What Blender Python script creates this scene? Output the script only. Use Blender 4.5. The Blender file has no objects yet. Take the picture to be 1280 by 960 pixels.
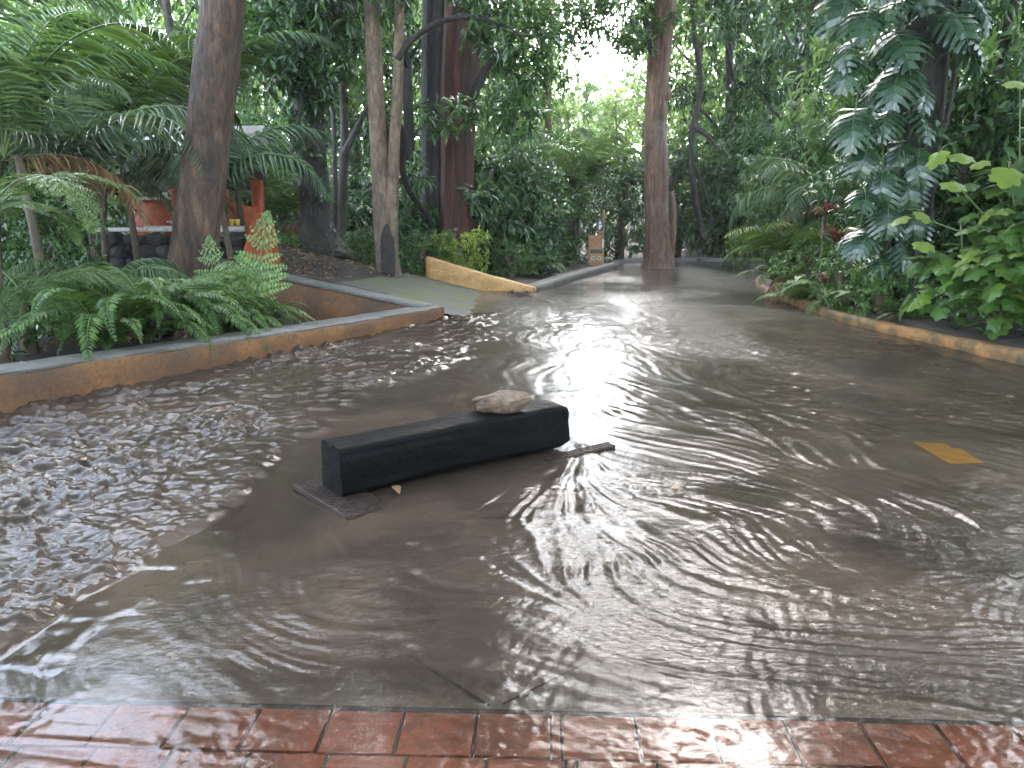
import bpy, math, random
import numpy as np
from mathutils import Vector, Matrix

random.seed(4); RNG = np.random.default_rng(4)
SC = bpy.context.scene
COL = SC.collection
R = math.radians

# ---------------------------------------------------------------- camera model (used to work out where things stand)
CAM_H, F_PX, TH = 1.5, 985.0, R(12.31)
def P(px, py, d):
    """World point seen at pixel (px,py) of the 1280x960 photo, at distance y = d."""
    u, v = (px-640)/F_PX, (480-py)/F_PX
    dy, dz = math.cos(TH)+v*math.sin(TH), -math.sin(TH)+v*math.cos(TH)
    t = d/dy
    return Vector((u*t, d, CAM_H+dz*t))
def X(px, d): return (px-640)/F_PX*d*0.985
def G(px, py, z=0.0):
    u, v = (px-640)/F_PX, (480-py)/F_PX
    dy, dz = math.cos(TH)+v*math.sin(TH), -math.sin(TH)+v*math.cos(TH)
    t = (z-CAM_H)/dz
    return Vector((u*t, dy*t, z))

# ---------------------------------------------------------------- object helpers
def tag(o, label=None, cat=None, group=None, kind=None):
    if label: o['label'] = label
    if cat: o['category'] = cat
    if group: o['group'] = group
    if kind: o['kind'] = kind
    return o
def empty(name, loc=(0,0,0), rz=0.0, label=None, cat=None, group=None, scale=1.0):
    o = bpy.data.objects.new(name, None); COL.objects.link(o)
    o.location = loc; o.rotation_euler = (0,0,rz); o.scale = (scale,)*3
    o.empty_display_size = .1
    return tag(o, label, cat, group)
def inst(name, me, parent=None, loc=(0,0,0), rot=(0,0,0), scale=1.0):
    o = bpy.data.objects.new(name, me); COL.objects.link(o)
    o.location = loc; o.rotation_euler = rot
    o.scale = (scale,)*3 if not hasattr(scale, '__len__') else scale
    if parent: o.parent = parent
    return o

class MB:
    def __init__(s): s.V=[]; s.F=[]; s.n=0
    def add(s, V, F, mat=0):
        V=np.asarray(V,dtype=np.float32).reshape(-1,3)
        if isinstance(F,(list,tuple)) and len(F) and len({len(f) for f in F})>1:
            for k in {len(f) for f in F}:
                s.F.append((np.array([f for f in F if len(f)==k],dtype=np.int32)+s.n,mat))
        else:
            s.F.append((np.asarray(F,dtype=np.int32)+s.n,mat))
        s.V.append(V); s.n+=len(V); return s
    def box(s, c, sz, rz=0.0, mat=0, bev=0.0, tilt=None):
        x,y,z=[q/2 for q in sz]
        b=min(bev,x*.9,y*.9,z*.9)
        bm_v=[]
        if b>0:
            for sx in(-1,1):
                for sy in(-1,1):
                    for sz_ in(-1,1):
                        bm_v+= [(sx*x,sy*(y-b),sz_*(z-b)),(sx*(x-b),sy*y,sz_*(z-b)),(sx*(x-b),sy*(y-b),sz_*z)]
            import bmesh
            bm=bmesh.new()
            for v in bm_v: bm.verts.new(v)
            bmesh.ops.convex_hull(bm,input=bm.verts)
            bmesh.ops.dissolve_limit(bm,angle_limit=.01,verts=bm.verts,edges=bm.edges)
            bm.verts.index_update()
            V=[tuple(v.co) for v in bm.verts]; F=[[v.index for v in f.verts] for f in bm.faces]; bm.free()
        else:
            V=[(a*x,b_*y,c_*z) for a in(-1,1) for b_ in(-1,1) for c_ in(-1,1)]
            F=[[0,1,3,2],[4,6,7,5],[0,4,5,1],[2,3,7,6],[0,2,6,4],[1,5,7,3]]
        M=Matrix.Rotation(rz,3,'Z')
        if tilt is not None: M=M@tilt
        V=[tuple(M@Vector(v)+Vector(c)) for v in V]
        return s.add(V,F,mat)
    def prism(s, pts, z0, z1, mat=0):
        n=len(pts); 
        f0=z0 if hasattr(z0,'__len__') else [z0]*n; f1=z1 if hasattr(z1,'__len__') else [z1]*n
        V=[(p[0],p[1],f0[i]) for i,p in enumerate(pts)]+[(p[0],p[1],f1[i]) for i,p in enumerate(pts)]
        F=[list(range(n))[::-1],list(range(n,2*n))]+[[i,(i+1)%n,n+(i+1)%n,n+i] for i in range(n)]
        return s.add(V,F,mat)
    def tube(s, pts, rad, seg=10, mat=0, lump=0.0, flute=None, cap=True, seed=0):
        pts=np.array([tuple(p) for p in pts],float); n=len(pts)
        rad=np.array(rad if hasattr(rad,'__len__') else [rad]*n,float)
        t=np.gradient(pts,axis=0); t/=np.linalg.norm(t,axis=1)[:,None]+1e-9
        ref=np.array([1.0,0,0]) if abs(t[0][0])<.9 else np.array([0,1.0,0])
        V=[]; a=np.linspace(0,2*np.pi,seg,endpoint=False)
        rg=np.random.default_rng(seed+7)
        ph=rg.uniform(0,6.28,6)
        for i in range(n):
            u=ref-t[i]*ref.dot(t[i]); u/=np.linalg.norm(u); w=np.cross(t[i],u); ref=u
            r=rad[i]*np.ones(seg)
            if lump: 
                r=r*(1+lump*(np.sin(2*a+ph[0]+i*.35)+.7*np.sin(3*a+ph[1]-i*.5)+.5*np.sin(5*a+ph[2]+i*.9))*.5+lump*.35*rg.normal(size=seg))
            if flute: r=r*(1+flute(i/(n-1.0),a))
            V.append(pts[i]+r[:,None]*(np.cos(a)[:,None]*u+np.sin(a)[:,None]*w))
        V=np.concatenate(V)
        k=np.arange(seg); F=[]
        for i in range(n-1):
            A=i*seg+k; B=i*seg+(k+1)%seg
            F.append(np.stack([A,B,B+seg,A+seg],1))
        s.add(V,np.concatenate(F),mat)
        if cap:
            s.F.append((np.array([list(range(seg))[::-1]],dtype=np.int32)+s.n-len(V),mat))
            s.F.append((np.array([list(range((n-1)*seg,n*seg))],dtype=np.int32)+s.n-len(V),mat))
        return s
    def mesh(s, name, mats, smooth=True):
        me=bpy.data.meshes.new(name)
        V=np.concatenate(s.V)
        loops=np.concatenate([f.ravel() for f,_ in s.F]).astype(np.int32)
        tot=np.concatenate([np.full(len(f),f.shape[1],dtype=np.int32) for f,_ in s.F])
        mi=np.concatenate([np.full(len(f),m,dtype=np.int32) for f,m in s.F])
        me.vertices.add(len(V)); me.vertices.foreach_set('co',V.ravel())
        me.loops.add(len(loops)); me.loops.foreach_set('vertex_index',loops)
        me.polygons.add(len(tot))
        st=np.concatenate([[0],np.cumsum(tot)[:-1]]).astype(np.int32)
        me.polygons.foreach_set('loop_start',st); me.polygons.foreach_set('loop_total',tot)
        me.polygons.foreach_set('material_index',mi)
        me.polygons.foreach_set('use_smooth',np.full(len(tot),bool(smooth)))
        for m in (mats if isinstance(mats,(list,tuple)) else [mats]): me.materials.append(m)
        me.update(calc_edges=True); me.validate()
        return me
    def build(s, name, mats, parent=None, smooth=True):
        return inst(name, s.mesh(name,mats,smooth), parent)

def ridges(k,n,amp,base=None):
    def f(t,a):
        r=amp*(1-2*np.abs(vnoise(np.cos(a)*k+20,np.sin(a)*k+t*n,77)))+amp*.6*vnoise(np.cos(a)*k*2.3+5,np.sin(a)*k*2.3+t*n*2.5,78)
        return r+(base(t,a) if base else 0)
    return f
# ---------------------------------------------------------------- numpy noise
def vnoise(x,y,seed=0):
    x=np.asarray(x,float); y=np.asarray(y,float)
    rg=np.random.default_rng(seed); N=256
    tab=rg.uniform(-1,1,(N,N))
    xi=np.floor(x).astype(int); yi=np.floor(y).astype(int)
    fx=x-xi; fy=y-yi; fx=fx*fx*fx*(fx*(fx*6-15)+10); fy=fy*fy*fy*(fy*(fy*6-15)+10)
    a=tab[xi%N,yi%N]; b=tab[(xi+1)%N,yi%N]; c=tab[xi%N,(yi+1)%N]; d=tab[(xi+1)%N,(yi+1)%N]
    return (a*(1-fx)+b*fx)*(1-fy)+(c*(1-fx)+d*fx)*fy
def fbm(x,y,seed=0,o=4,g=.5):
    s=0;a=1
    for k in range(o): s=s+a*vnoise(x*2**k+k*17.3,y*2**k-k*9.1,seed+k); a*=g
    return s
def sstep(a,b,x):
    t=np.clip((x-a)/(b-a),0,1); return t*t*(3-2*t)

# ---------------------------------------------------------------- materials
def newmat(name):
    m=bpy.data.materials.new(name); m.use_nodes=True
    nt=m.node_tree; nt.nodes.clear()
    out=nt.nodes.new('ShaderNodeOutputMaterial')
    return m,nt,out
def N(nt,typ,**kw):
    n=nt.nodes.new(typ)
    for k,v in kw.items():
        if k in n.inputs: n.inputs[k].default_value=v
        else: setattr(n,k,v)
    return n
def ramp(nt,fac,stops):
    r=nt.nodes.new('ShaderNodeValToRGB')
    e=r.color_ramp.elements
    while len(e)<len(stops): e.new(.5)
    for i,(p,c) in enumerate(stops):
        e[i].position=p; e[i].color=(*c,1)
    nt.links.new(fac,r.inputs[0]); return r.outputs[0]
def leafmat(name, stops, rough=.35, trans=.22, spec=.5, spots=0.0):
    m,nt,out=newmat(name); L=nt.links.new
    g=N(nt,'ShaderNodeNewGeometry')
    col=ramp(nt,g.outputs['Random Per Island'],stops)
    tc=N(nt,'ShaderNodeTexCoord'); no=N(nt,'ShaderNodeTexNoise',Scale=1.3,Detail=3.0)
    L(tc.outputs['Object'],no.inputs['Vector'])
    hs=N(nt,'ShaderNodeHueSaturation'); 
    mr=N(nt,'ShaderNodeMapRange'); L(no.outputs[0],mr.inputs[0])
    mr.inputs[1].default_value=.3; mr.inputs[2].default_value=.7; mr.inputs[3].default_value=.72; mr.inputs[4].default_value=1.3
    L(mr.outputs[0],hs.inputs['Value']); L(col,hs.inputs['Color'])
    p=N(nt,'ShaderNodeBsdfPrincipled',Roughness=rough); p.inputs['Specular IOR Level'].default_value=spec
    L(hs.outputs[0],p.inputs['Base Color'])
    if trans>0:
        t=N(nt,'ShaderNodeBsdfTranslucent'); mx=N(nt,'ShaderNodeMixShader'); mx.inputs[0].default_value=trans
        h2=N(nt,'ShaderNodeHueSaturation'); h2.inputs['Value'].default_value=1.6; h2.inputs['Hue'].default_value=.485
        L(hs.outputs[0],h2.inputs['Color']); L(h2.outputs[0],t.inputs[0])
        L(p.outputs[0],mx.inputs[1]); L(t.outputs[0],mx.inputs[2]); L(mx.outputs[0],out.inputs[0])
    else: L(p.outputs[0],out.inputs[0])
    return m
def surf(name, stops, scale=3.0, detail=8.0, rough=(.5,.9), stretch=(1,1,1), bump=.3, bscale=None, bdist=.02, spec=.5, distort=0.3, second=None, grain=.42):
    m,nt,out=newmat(name); L=nt.links.new
    tc=N(nt,'ShaderNodeTexCoord'); mp=N(nt,'ShaderNodeMapping'); mp.inputs['Scale'].default_value=stretch
    L(tc.outputs['Object'],mp.inputs[0])
    no=N(nt,'ShaderNodeTexNoise',Scale=scale,Detail=detail,Roughness=.62,Distortion=distort); L(mp.outputs[0],no.inputs['Vector'])
    col=ramp(nt,no.outputs[0],stops)
    if second:
        n2=N(nt,'ShaderNodeTexNoise',Scale=second[0],Detail=6.0,Roughness=.65); L(tc.outputs['Object'],n2.inputs['Vector'])
        f=ramp(nt,n2.outputs[0],[(second[1],(0,0,0)),(second[2],(1,1,1))])
        mx=N(nt,'ShaderNodeMix',data_type='RGBA'); L(f,mx.inputs[0]); L(col,mx.inputs[6]); mx.inputs[7].default_value=(*second[3],1)
        col=mx.outputs[2]
    n3=N(nt,'ShaderNodeTexNoise',Scale=(bscale or scale*4)*1.2,Detail=8.0,Roughness=.75); L(mp.outputs[0],n3.inputs['Vector'])
    m3=N(nt,'ShaderNodeMapRange'); m3.inputs[1].default_value=.32; m3.inputs[2].default_value=.68; m3.inputs[3].default_value=1-grain; m3.inputs[4].default_value=1+grain*.8; L(n3.outputs[0],m3.inputs[0])
    hv=N(nt,'ShaderNodeHueSaturation'); L(m3.outputs[0],hv.inputs['Value']); L(col,hv.inputs['Color']); col=hv.outputs[0]
    p=N(nt,'ShaderNodeBsdfPrincipled'); L(col,p.inputs['Base Color']); p.inputs['Specular IOR Level'].default_value=spec
    mr=N(nt,'ShaderNodeMapRange'); mr.inputs[1].default_value=.3; mr.inputs[2].default_value=.7
    mr.inputs[3].default_value,mr.inputs[4].default_value=rough
    L(no.outputs[0],mr.inputs[0]); L(mr.outputs[0],p.inputs['Roughness'])
    if bump:
        nb=N(nt,'ShaderNodeTexNoise',Scale=bscale or scale*4,Detail=10.0,Roughness=.7); L(mp.outputs[0],nb.inputs['Vector'])
        b=N(nt,'ShaderNodeBump',Strength=bump,Distance=bdist); L(nb.outputs[0],b.inputs['Height']); L(b.outputs[0],p.inputs['Normal'])
    L(p.outputs[0],out.inputs[0]); return m

M={}
M['leaf_dark']=leafmat('leaf_dark',[(0,(0.024,0.060,0.017)),(.6,(0.051,0.121,0.030)),(1,(0.107,0.191,0.042))],.25,.2,.7)
M['leaf_mid']=leafmat('leaf_mid',[(0,(0.037,0.085,0.019)),(.6,(0.076,0.162,0.034)),(1,(0.143,0.231,0.047))],.30,.3,.6)
M['leaf_light']=leafmat('leaf_light',[(0,(0.060,0.120,0.024)),(.6,(0.108,0.204,0.036)),(1,(0.192,0.288,0.060))],.42,.38)
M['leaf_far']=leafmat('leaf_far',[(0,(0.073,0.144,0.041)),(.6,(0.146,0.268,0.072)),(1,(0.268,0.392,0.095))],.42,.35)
M['leaf_lime']=leafmat('leaf_lime',[(0,(.11,.19,.025)),(.6,(.22,.32,.035)),(1,(.38,.45,.06))],.42,.35)
M['palm']=leafmat('palm',[(0,(0.053,0.115,0.025)),(.6,(0.107,0.203,0.043)),(1,(0.171,0.283,0.057))],.28,.2,.65)
M['palm_grey']=leafmat('palm_grey',[(0,(0.069,0.124,0.055)),(.6,(0.116,0.190,0.087)),(1,(0.185,0.267,0.112))],.27,.2,.7)
M['palm_bright']=leafmat('palm_bright',[(0,(0.037,0.081,0.010)),(.6,(0.061,0.127,0.014)),(1,(0.104,0.173,0.029))],.36,.25)
M['fern']=leafmat('fern',[(0,(0.026,0.067,0.010)),(.6,(0.049,0.109,0.017)),(1,(0.089,0.164,0.025))],.42,.35)
M['fern_pale']=leafmat('fern_pale',[(0,(0.080,0.162,0.040)),(.6,(0.136,0.238,0.056)),(1,(0.208,0.306,0.096))],.42,.35)
M['monstera']=leafmat('monstera',[(0,(.010,.034,.014)),(.6,(.020,.055,.022)),(1,(.035,.085,.03))],.26,.08,.7)
M['bigleaf']=leafmat('bigleaf',[(0,(0.027,0.072,0.012)),(.5,(0.052,0.119,0.018)),(.85,(0.085,0.170,0.020)),(1,(0.190,0.238,0.030))],.40,.3)
M['yellowleaf']=leafmat('yellowleaf',[(0,(0.140,0.230,0.024)),(1,(0.217,0.307,0.041))],.4,.45)
M['red_petal']=leafmat('red_petal',[(0,(.35,.02,.03)),(1,(.55,.05,.07))],.45,.2)
M['dead_leaf']=leafmat('dead_leaf',[(0,(.10,.045,.015)),(.5,(.22,.11,.04)),(.8,(.3,.2,.09)),(1,(.33,.33,.14))],.5,.1)
M['stalk']=surf('stalk',[(.3,(.05,.09,.02)),(.7,(.11,.15,.04))],6,bump=0,rough=(.35,.5))
M['stalk_brown']=surf('stalk_brown',[(.3,(.05,.035,.02)),(.7,(.12,.09,.05))],8,bump=.3,rough=(.5,.8))
bark=dict(stretch=(1,1,.3),grain=.7,bscale=16,bump=1.0,bdist=.05,rough=(.45,.85))
M['bark_brown']=surf('bark_brown',[(.32,(0.029,0.016,0.010)),(.52,(0.098,0.056,0.034)),(.72,(0.208,0.124,0.077))],7,second=(1.6,.52,.72,(.10,.075,.06)),**bark)
M['bark_pale']=surf('bark_pale',[(.28,(.10,.065,.042)),(.5,(.22,.15,.10)),(.72,(.34,.25,.17))],4,second=(2.3,.55,.7,(.12,.095,.07)),**bark)
M['bark_red']=surf('bark_red',[(.3,(0.029,0.014,0.010)),(.5,(0.098,0.035,0.022)),(.75,(0.208,0.081,0.050))],6,stretch=(1.6,1.6,.10),grain=.7,bump=1.0,bdist=.05,rough=(.5,.85))
M['bark_dark']=surf('bark_dark',[(.3,(.018,.014,.012)),(.6,(.05,.038,.032)),(.8,(.10,.08,.065))],5,second=(1.2,.55,.75,(.06,.075,.035)),**bark)
M['bark_grey']=surf('bark_grey',[(.3,(.05,.04,.033)),(.6,(.11,.088,.07)),(.8,(.17,.14,.115))],5,**bark)
M['bark_centre']=surf('bark_centre',[(.3,(0.091,0.045,0.027)),(.5,(0.221,0.121,0.077)),(.72,(0.403,0.248,0.167))],4,second=(1.4,.52,.72,(.26,.20,.17)),stretch=(1.3,1.3,.18),grain=.65,bump=.9,bdist=.04,rough=(.45,.85))
M['ochre_wet']=surf('ochre_wet',[(.3,(0.081,0.034,0.012)),(.5,(0.189,0.081,0.024)),(.72,(0.324,0.140,0.042))],3.2,second=(.9,.42,.72,(.065,.036,.02)),bump=.8,bscale=26,bdist=.02,rough=(.45,.8))
M['ochre_bright']=surf('ochre_bright',[(.3,(.36,.18,.055)),(.55,(.52,.29,.10)),(.75,(.58,.36,.15))],2.6,stretch=(1,1,1.8),bump=.4,bscale=18,rough=(.4,.7),second=(1.1,.58,.75,(.28,.13,.04)))
M['coping']=surf('coping',[(.3,(.07,.067,.06)),(.5,(.13,.125,.112)),(.72,(.20,.19,.17))],3.5,second=(1.3,.5,.72,(.085,.085,.06)),bump=.5,bscale=30,rough=(.45,.75),spec=.35)
M['ochre_mossy']=surf('ochre_mossy',[(.35,(0.213,0.094,0.025)),(.5,(0.325,0.149,0.043)),(.7,(0.413,0.209,0.068))],4.5,second=(3.6,.40,.60,(.05,.05,.024)),bump=.6,bscale=24,rough=(.45,.8))
M['kerb_grey']=surf('kerb_grey',[(.3,(.08,.075,.065)),(.6,(.15,.14,.12))],4,second=(2,.5,.7,(.05,.055,.03)),bump=.5,bscale=24,rough=(.4,.7))
M['soil']=surf('soil',[(.3,(.022,.014,.011)),(.55,(.045,.031,.026)),(.75,(.07,.052,.044))],2.2,detail=12,bump=.8,bscale=14,bdist=.04,rough=(.5,.9),second=(.9,.56,.72,(.04,.05,.018)))
M['slab']=surf('slab',[(.3,(.09,.088,.075)),(.6,(.15,.145,.125)),(.8,(.20,.19,.165))],3.5,bump=.6,bscale=30,rough=(.65,.9),spec=.25,second=(1.5,.47,.68,(.13,.15,.035)))
M['road']=surf('road',[(.3,(.075,.062,.048)),(.55,(.12,.098,.076)),(.75,(.17,.14,.11))],.9,bump=.3,bscale=30,rough=(.4,.7),second=(.5,.5,.75,(.16,.115,.075)))
M['joint']=surf('joint',[(.3,(.008,.007,.006)),(.7,(.022,.02,.018))],9,bump=.2)
M['yellow_paint']=surf('yellow_paint',[(.3,(0.607,0.296,0.010)),(.6,(0.736,0.374,0.014)),(.75,(0.736,0.390,0.028))],6,bump=.2,rough=(.3,.6),grain=.15)
M['tile']=surf('tile',[(.3,(0.110,0.025,0.009)),(.5,(0.210,0.049,0.017)),(.72,(0.300,0.078,0.027))],5,second=(3.1,.5,.72,(.085,.04,.026)),bump=.4,bscale=40,bdist=.008,rough=(.25,.55))
M['black_wood']=surf('black_wood',[(.3,(.0016,.0014,.0013)),(.6,(.003,.0026,.0024)),(.8,(.010,.009,.008))],5,stretch=(.35,1.6,1.6),bump=.6,bscale=16,bdist=.012,rough=(.36,.65),spec=.08)
M['black_end']=surf('black_end',[(.3,(.003,.0028,.0026)),(.6,(.006,.0055,.005)),(.8,(.018,.016,.014))],14,bump=.7,bscale=40,rough=(.5,.8),spec=.1)
M['steel']=surf('steel',[(.3,(.014,.009,.007)),(.5,(.03,.018,.013)),(.75,(.06,.042,.032))],9,bump=.3,rough=(.45,.7),spec=.2)
M['stone']=surf('stone',[(.3,(0.071,0.045,0.027)),(.5,(0.152,0.098,0.060)),(.75,(0.257,0.176,0.112))],9,bump=1.0,bscale=18,bdist=.03,rough=(.6,.9))
M['lava']=surf('lava',[(.3,(.012,.012,.013)),(.6,(.04,.038,.038)),(.8,(.09,.085,.08))],5,bump=1.0,bscale=12,bdist=.05,rough=(.4,.8))
M['red_paint']=surf('red_paint',[(.3,(.34,.066,.018)),(.6,(.46,.10,.028)),(.8,(.5,.14,.045))],2,bump=.2,rough=(.4,.7),second=(1.6,.58,.75,(.24,.04,.02)))
M['tin']=surf('tin',[(.3,(.16,.16,.16)),(.7,(.30,.30,.30))],3,bump=.2,rough=(.3,.55))
M['dark_wood']=surf('dark_wood',[(.3,(.03,.018,.01)),(.7,(.07,.045,.025))],4,bump=.3)
M['white_pipe']=surf('white_pipe',[(.3,(.5,.46,.44)),(.7,(.72,.68,.66))],3,bump=0,rough=(.3,.5))
M['booth_wood']=surf('booth_wood',[(.3,(.34,.155,.055)),(.55,(.47,.235,.09)),(.8,(.55,.31,.14))],3,stretch=(3,3,.6),bump=.3,rough=(.35,.6))
M['black_paint']=surf('black_paint',[(.3,(.006,.006,.007)),(.7,(.015,.015,.017))],4,bump=0,rough=(.3,.5))
M['white_paint']=surf('white_paint',[(.3,(.66,.66,.64)),(.7,(.8,.8,.78))],4,bump=0,rough=(.35,.5))
M['dial']=surf('dial',[(.3,(.36,.34,.30)),(.7,(.62,.6,.55))],14,bump=0,rough=(.3,.5))
M['yellow_plastic']=surf('yellow_plastic',[(.3,(.75,.5,.08)),(.7,(.85,.66,.2))],4,bump=0,rough=(.3,.5))

# ---------------------------------------------------------------- leaves
T4V=np.array([(0,0,0),(-.5,.42,.10),(.5,.42,.10),(0,.5,0),(0,1,-.14)],float)
T4F=np.array([(0,3,1),(0,2,3),(1,3,4),(3,2,4)])
T8V=np.array([(0,0,0),(-.36,.22,.07),(.36,.22,.07),(0,.24,0),(-.5,.5,.07),(.5,.5,.07),(0,.52,-.01),(-.3,.8,-.05),(.3,.8,-.05),(0,.8,-.10),(0,1.05,-.22)],float)
T8F=[(0,3,1),(0,2,3),(7,9,10),(9,8,10)]; T8Q=[(1,3,6,4),(3,2,5,6),(4,6,9,7),(6,5,8,9)]
TSV=np.array([(-.12,0,0),(.12,0,0),(0,.0,-.02),(-.5,.3,.10),(.5,.3,.10),(0,.3,0),(-.42,.65,.0),(.42,.65,.0),(0,.65,-.08),(0,1,-.24)],float)
TSQ=[(0,2,5,3),(2,1,4,5),(3,5,8,6),(5,4,7,8)]; TSF=[(6,8,9),(8,7,9)]
def norm(a): return a/(np.linalg.norm(a,axis=-1,keepdims=True)+1e-9)
def leaves(mb, Pp, D, Nn, Ln, W, mat=0, tmpl='4'):
    Pp=np.asarray(Pp,float); D=norm(np.asarray(D,float)); Nn=np.asarray(Nn,float)
    S=norm(np.cross(D,Nn)); Nn=np.cross(S,D)
    n=len(Pp); Ln=np.broadcast_to(Ln,(n,)); W=np.broadcast_to(W,(n,))
    TV={'4':T4V,'8':T8V,'s':TSV}[tmpl]
    k=len(TV)
    V=(Pp[:,None,:]+TV[None,:,0:1]*S[:,None,:]*W[:,None,None]+TV[None,:,1:2]*D[:,None,:]*Ln[:,None,None]+TV[None,:,2:3]*Nn[:,None,:]*Ln[:,None,None])
    off=(np.arange(n)*k)[:,None,None]
    sets={'4':[T4F],'8':[np.array(T8F),np.array(T8Q)],'s':[np.array(TSQ),np.array(TSF)]}[tmpl]
    V=V.reshape(-1,3); base=mb.n; first=True
    mb.V.append(V.astype(np.float32)); mb.n+=len(V)
    for T in sets: mb.F.append((((T[None]+off).reshape(-1,T.shape[1])+base).astype(np.int32),mat))
    return mb
def rdir(rg,n): return norm(rg.normal(size=(n,3)))

def foliage(mb, lobes, L, W, per=9, seed=0, tmpl='4', mat=0, droop=.45, spread=.55, out=.5, shell=.62):
    """lobes: (cx,cy,cz,rx,ry,rz,clumps)"""
    rg=np.random.default_rng(seed)
    for (cx,cy,cz,rx,ry,rz,n) in lobes:
        n=int(n)
        d=rdir(rg,n); r=shell+(1-shell)*rg.uniform(0,1,n)**.7
        r=np.where(rg.uniform(size=n)<.25,rg.uniform(.15,1,n),r)
        r*= 1+.30*vnoise(d[:,0]*2.2+cx*3,d[:,1]*2.2+d[:,2]*1.7+cy,seed)
        C=np.array([cx,cy,cz])+d*r[:,None]*np.array([rx,ry,rz])
        ax=norm(d*out+np.array([0,0,.25])+rg.normal(size=(n,3))*.55)
        Pc=np.repeat(C,per,0); A=np.repeat(ax,per,0)
        m=len(Pc)
        q=rdir(rg,m); q=norm(q-A*np.sum(q*A,1)[:,None])
        D=norm(A*rg.uniform(.15,.9,m)[:,None]+q*1.0+np.array([0,0,-1.0])*droop*rg.uniform(.2,1.3,m)[:,None])
        s=rg.uniform(.6,1.15,m)
        Pl=Pc+D*L*.25*rg.uniform(0,1,m)[:,None]+rdir(rg,m)*L*spread*rg.uniform(0,1,m)[:,None]
        Nn=A*.7+np.array([0,0,.9])+rg.normal(size=(m,3))*.35
        leaves(mb,Pl,D,Nn,L*s,W*s*rg.uniform(.8,1.2,m),mat,tmpl)
    return mb

def curve_pts(L, up, droop, n=26, sway=0.0):
    """A rachis that starts out at angle `up` above horizontal along +Y and bends down."""
    p=np.zeros((n,3)); a=up; x=0; z=0; s=L/(n-1)
    for i in range(1,n):
        a=up-droop*(i/(n-1.0))**1.35
        p[i]=p[i-1]+s*np.array([sway*math.sin(i/n*2.2)*.2,math.cos(a),math.sin(a)])
    return p
def frond(L, up, droop, pairs, leaf, wid, seed=0, mats=('palm','stalk'), vee=.35, hang=.3, start=.14, tmpl='s', prof='palm', rr=.012, sway=0.0, rag=.06):
    rg=np.random.default_rng(seed); mb=MB()
    pts=curve_pts(L,up,droop,sway=sway*rg.choice([-1,1]))
    n=len(pts); mb.tube(pts,np.linspace(rr,rr*.25,n),5,1,cap=False)
    t=np.linspace(start,.995,pairs); idx=t*(n-1); i0=np.minimum(idx.astype(int),n-2); f=idx-i0
    B=pts[i0]*(1-f)[:,None]+pts[i0+1]*f[:,None]
    T=norm(pts[i0+1]-pts[i0]); S=np.tile([1.0,0,0],(pairs,1)); U=norm(np.cross(S,T))
    if prof=='palm': ln=np.sin(np.pi*np.clip(.16+.84*t,0,1)**.85)**.75*.9+.12
    elif prof=='fern': ln=np.sin(np.pi*np.clip(.12+.86*t,0,1)**.7)**.9*1.0+.03
    else: ln=(1-t)**.75*1.0+.05
    for sd in(-1,1):
        fw=.35+.9*t**2
        D=S*sd*1.0+T*fw[:,None]+U*(vee*(1-.7*t))[:,None]+np.array([0,0,-1.0])*hang*rg.uniform(.6,1.3,pairs)[:,None]+rg.normal(size=(pairs,3))*rag
        ok=rg.uniform(size=pairs)>.02
        leaves(mb,B[ok],D[ok],(U+rg.normal(size=(pairs,3))*.12)[ok],(leaf*ln*rg.uniform(.88,1.08,pairs))[ok],wid*np.sqrt(ln)[ok],0,tmpl)
    return mb.mesh('frond',[M[k] for k in mats])
def bipinnate(L, up, droop, pairs, pin, sub, subw, seed=0, mats=('fern','stalk'), hang=.25, start=.25, subpairs=16, rr=.01, prof='tri'):
    rg=np.random.default_rng(seed); mb=MB()
    pts=curve_pts(L,up,droop); n=len(pts); mb.tube(pts,np.linspace(rr,rr*.25,n),5,1,cap=False)
    for t in np.linspace(start,.99,pairs):
        i=min(int(t*(n-1)),n-2); b=pts[i]; T=norm(pts[i+1]-pts[i]); S=np.array([1.0,0,0]); U=np.cross(S,T)
        ln=((1-t)**.8 if prof=='tri' else math.sin(math.pi*min(1,(.12+.86*t))**.75))*pin+.03
        for sd in(-1,1):
            d=norm(S*sd+T*(.25+.5*t)+U*.1+np.array([0,0,-hang])*rg.uniform(.5,1.3)+rg.normal(size=3)*.06)
            k=max(4,int(subpairs*ln/pin)); tt=np.linspace(.08,1,k)
            bb=b+d*ln*tt[:,None]+np.array([0,0,-1.0])*(hang*.35*ln*tt**2)[:,None]
            side=norm(np.cross(d,U)); sl=sub*np.sqrt(np.clip(1.02-tt,0.02,1))
            mb.tube([b,b+d*ln*.5+np.array([0,0,-hang*.09*ln]),bb[-1]],[rr*.35,rr*.25,rr*.1],3,1,cap=False)
            for q in(-1,1):
                leaves(mb,bb,side*q+d*.45+rg.normal(size=(k,3))*.08,np.tile(U,(k,1))+rg.normal(size=(k,3))*.1,sl,subw,0,'4')
    return mb.mesh('frond',[M[k] for k in mats])
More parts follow.
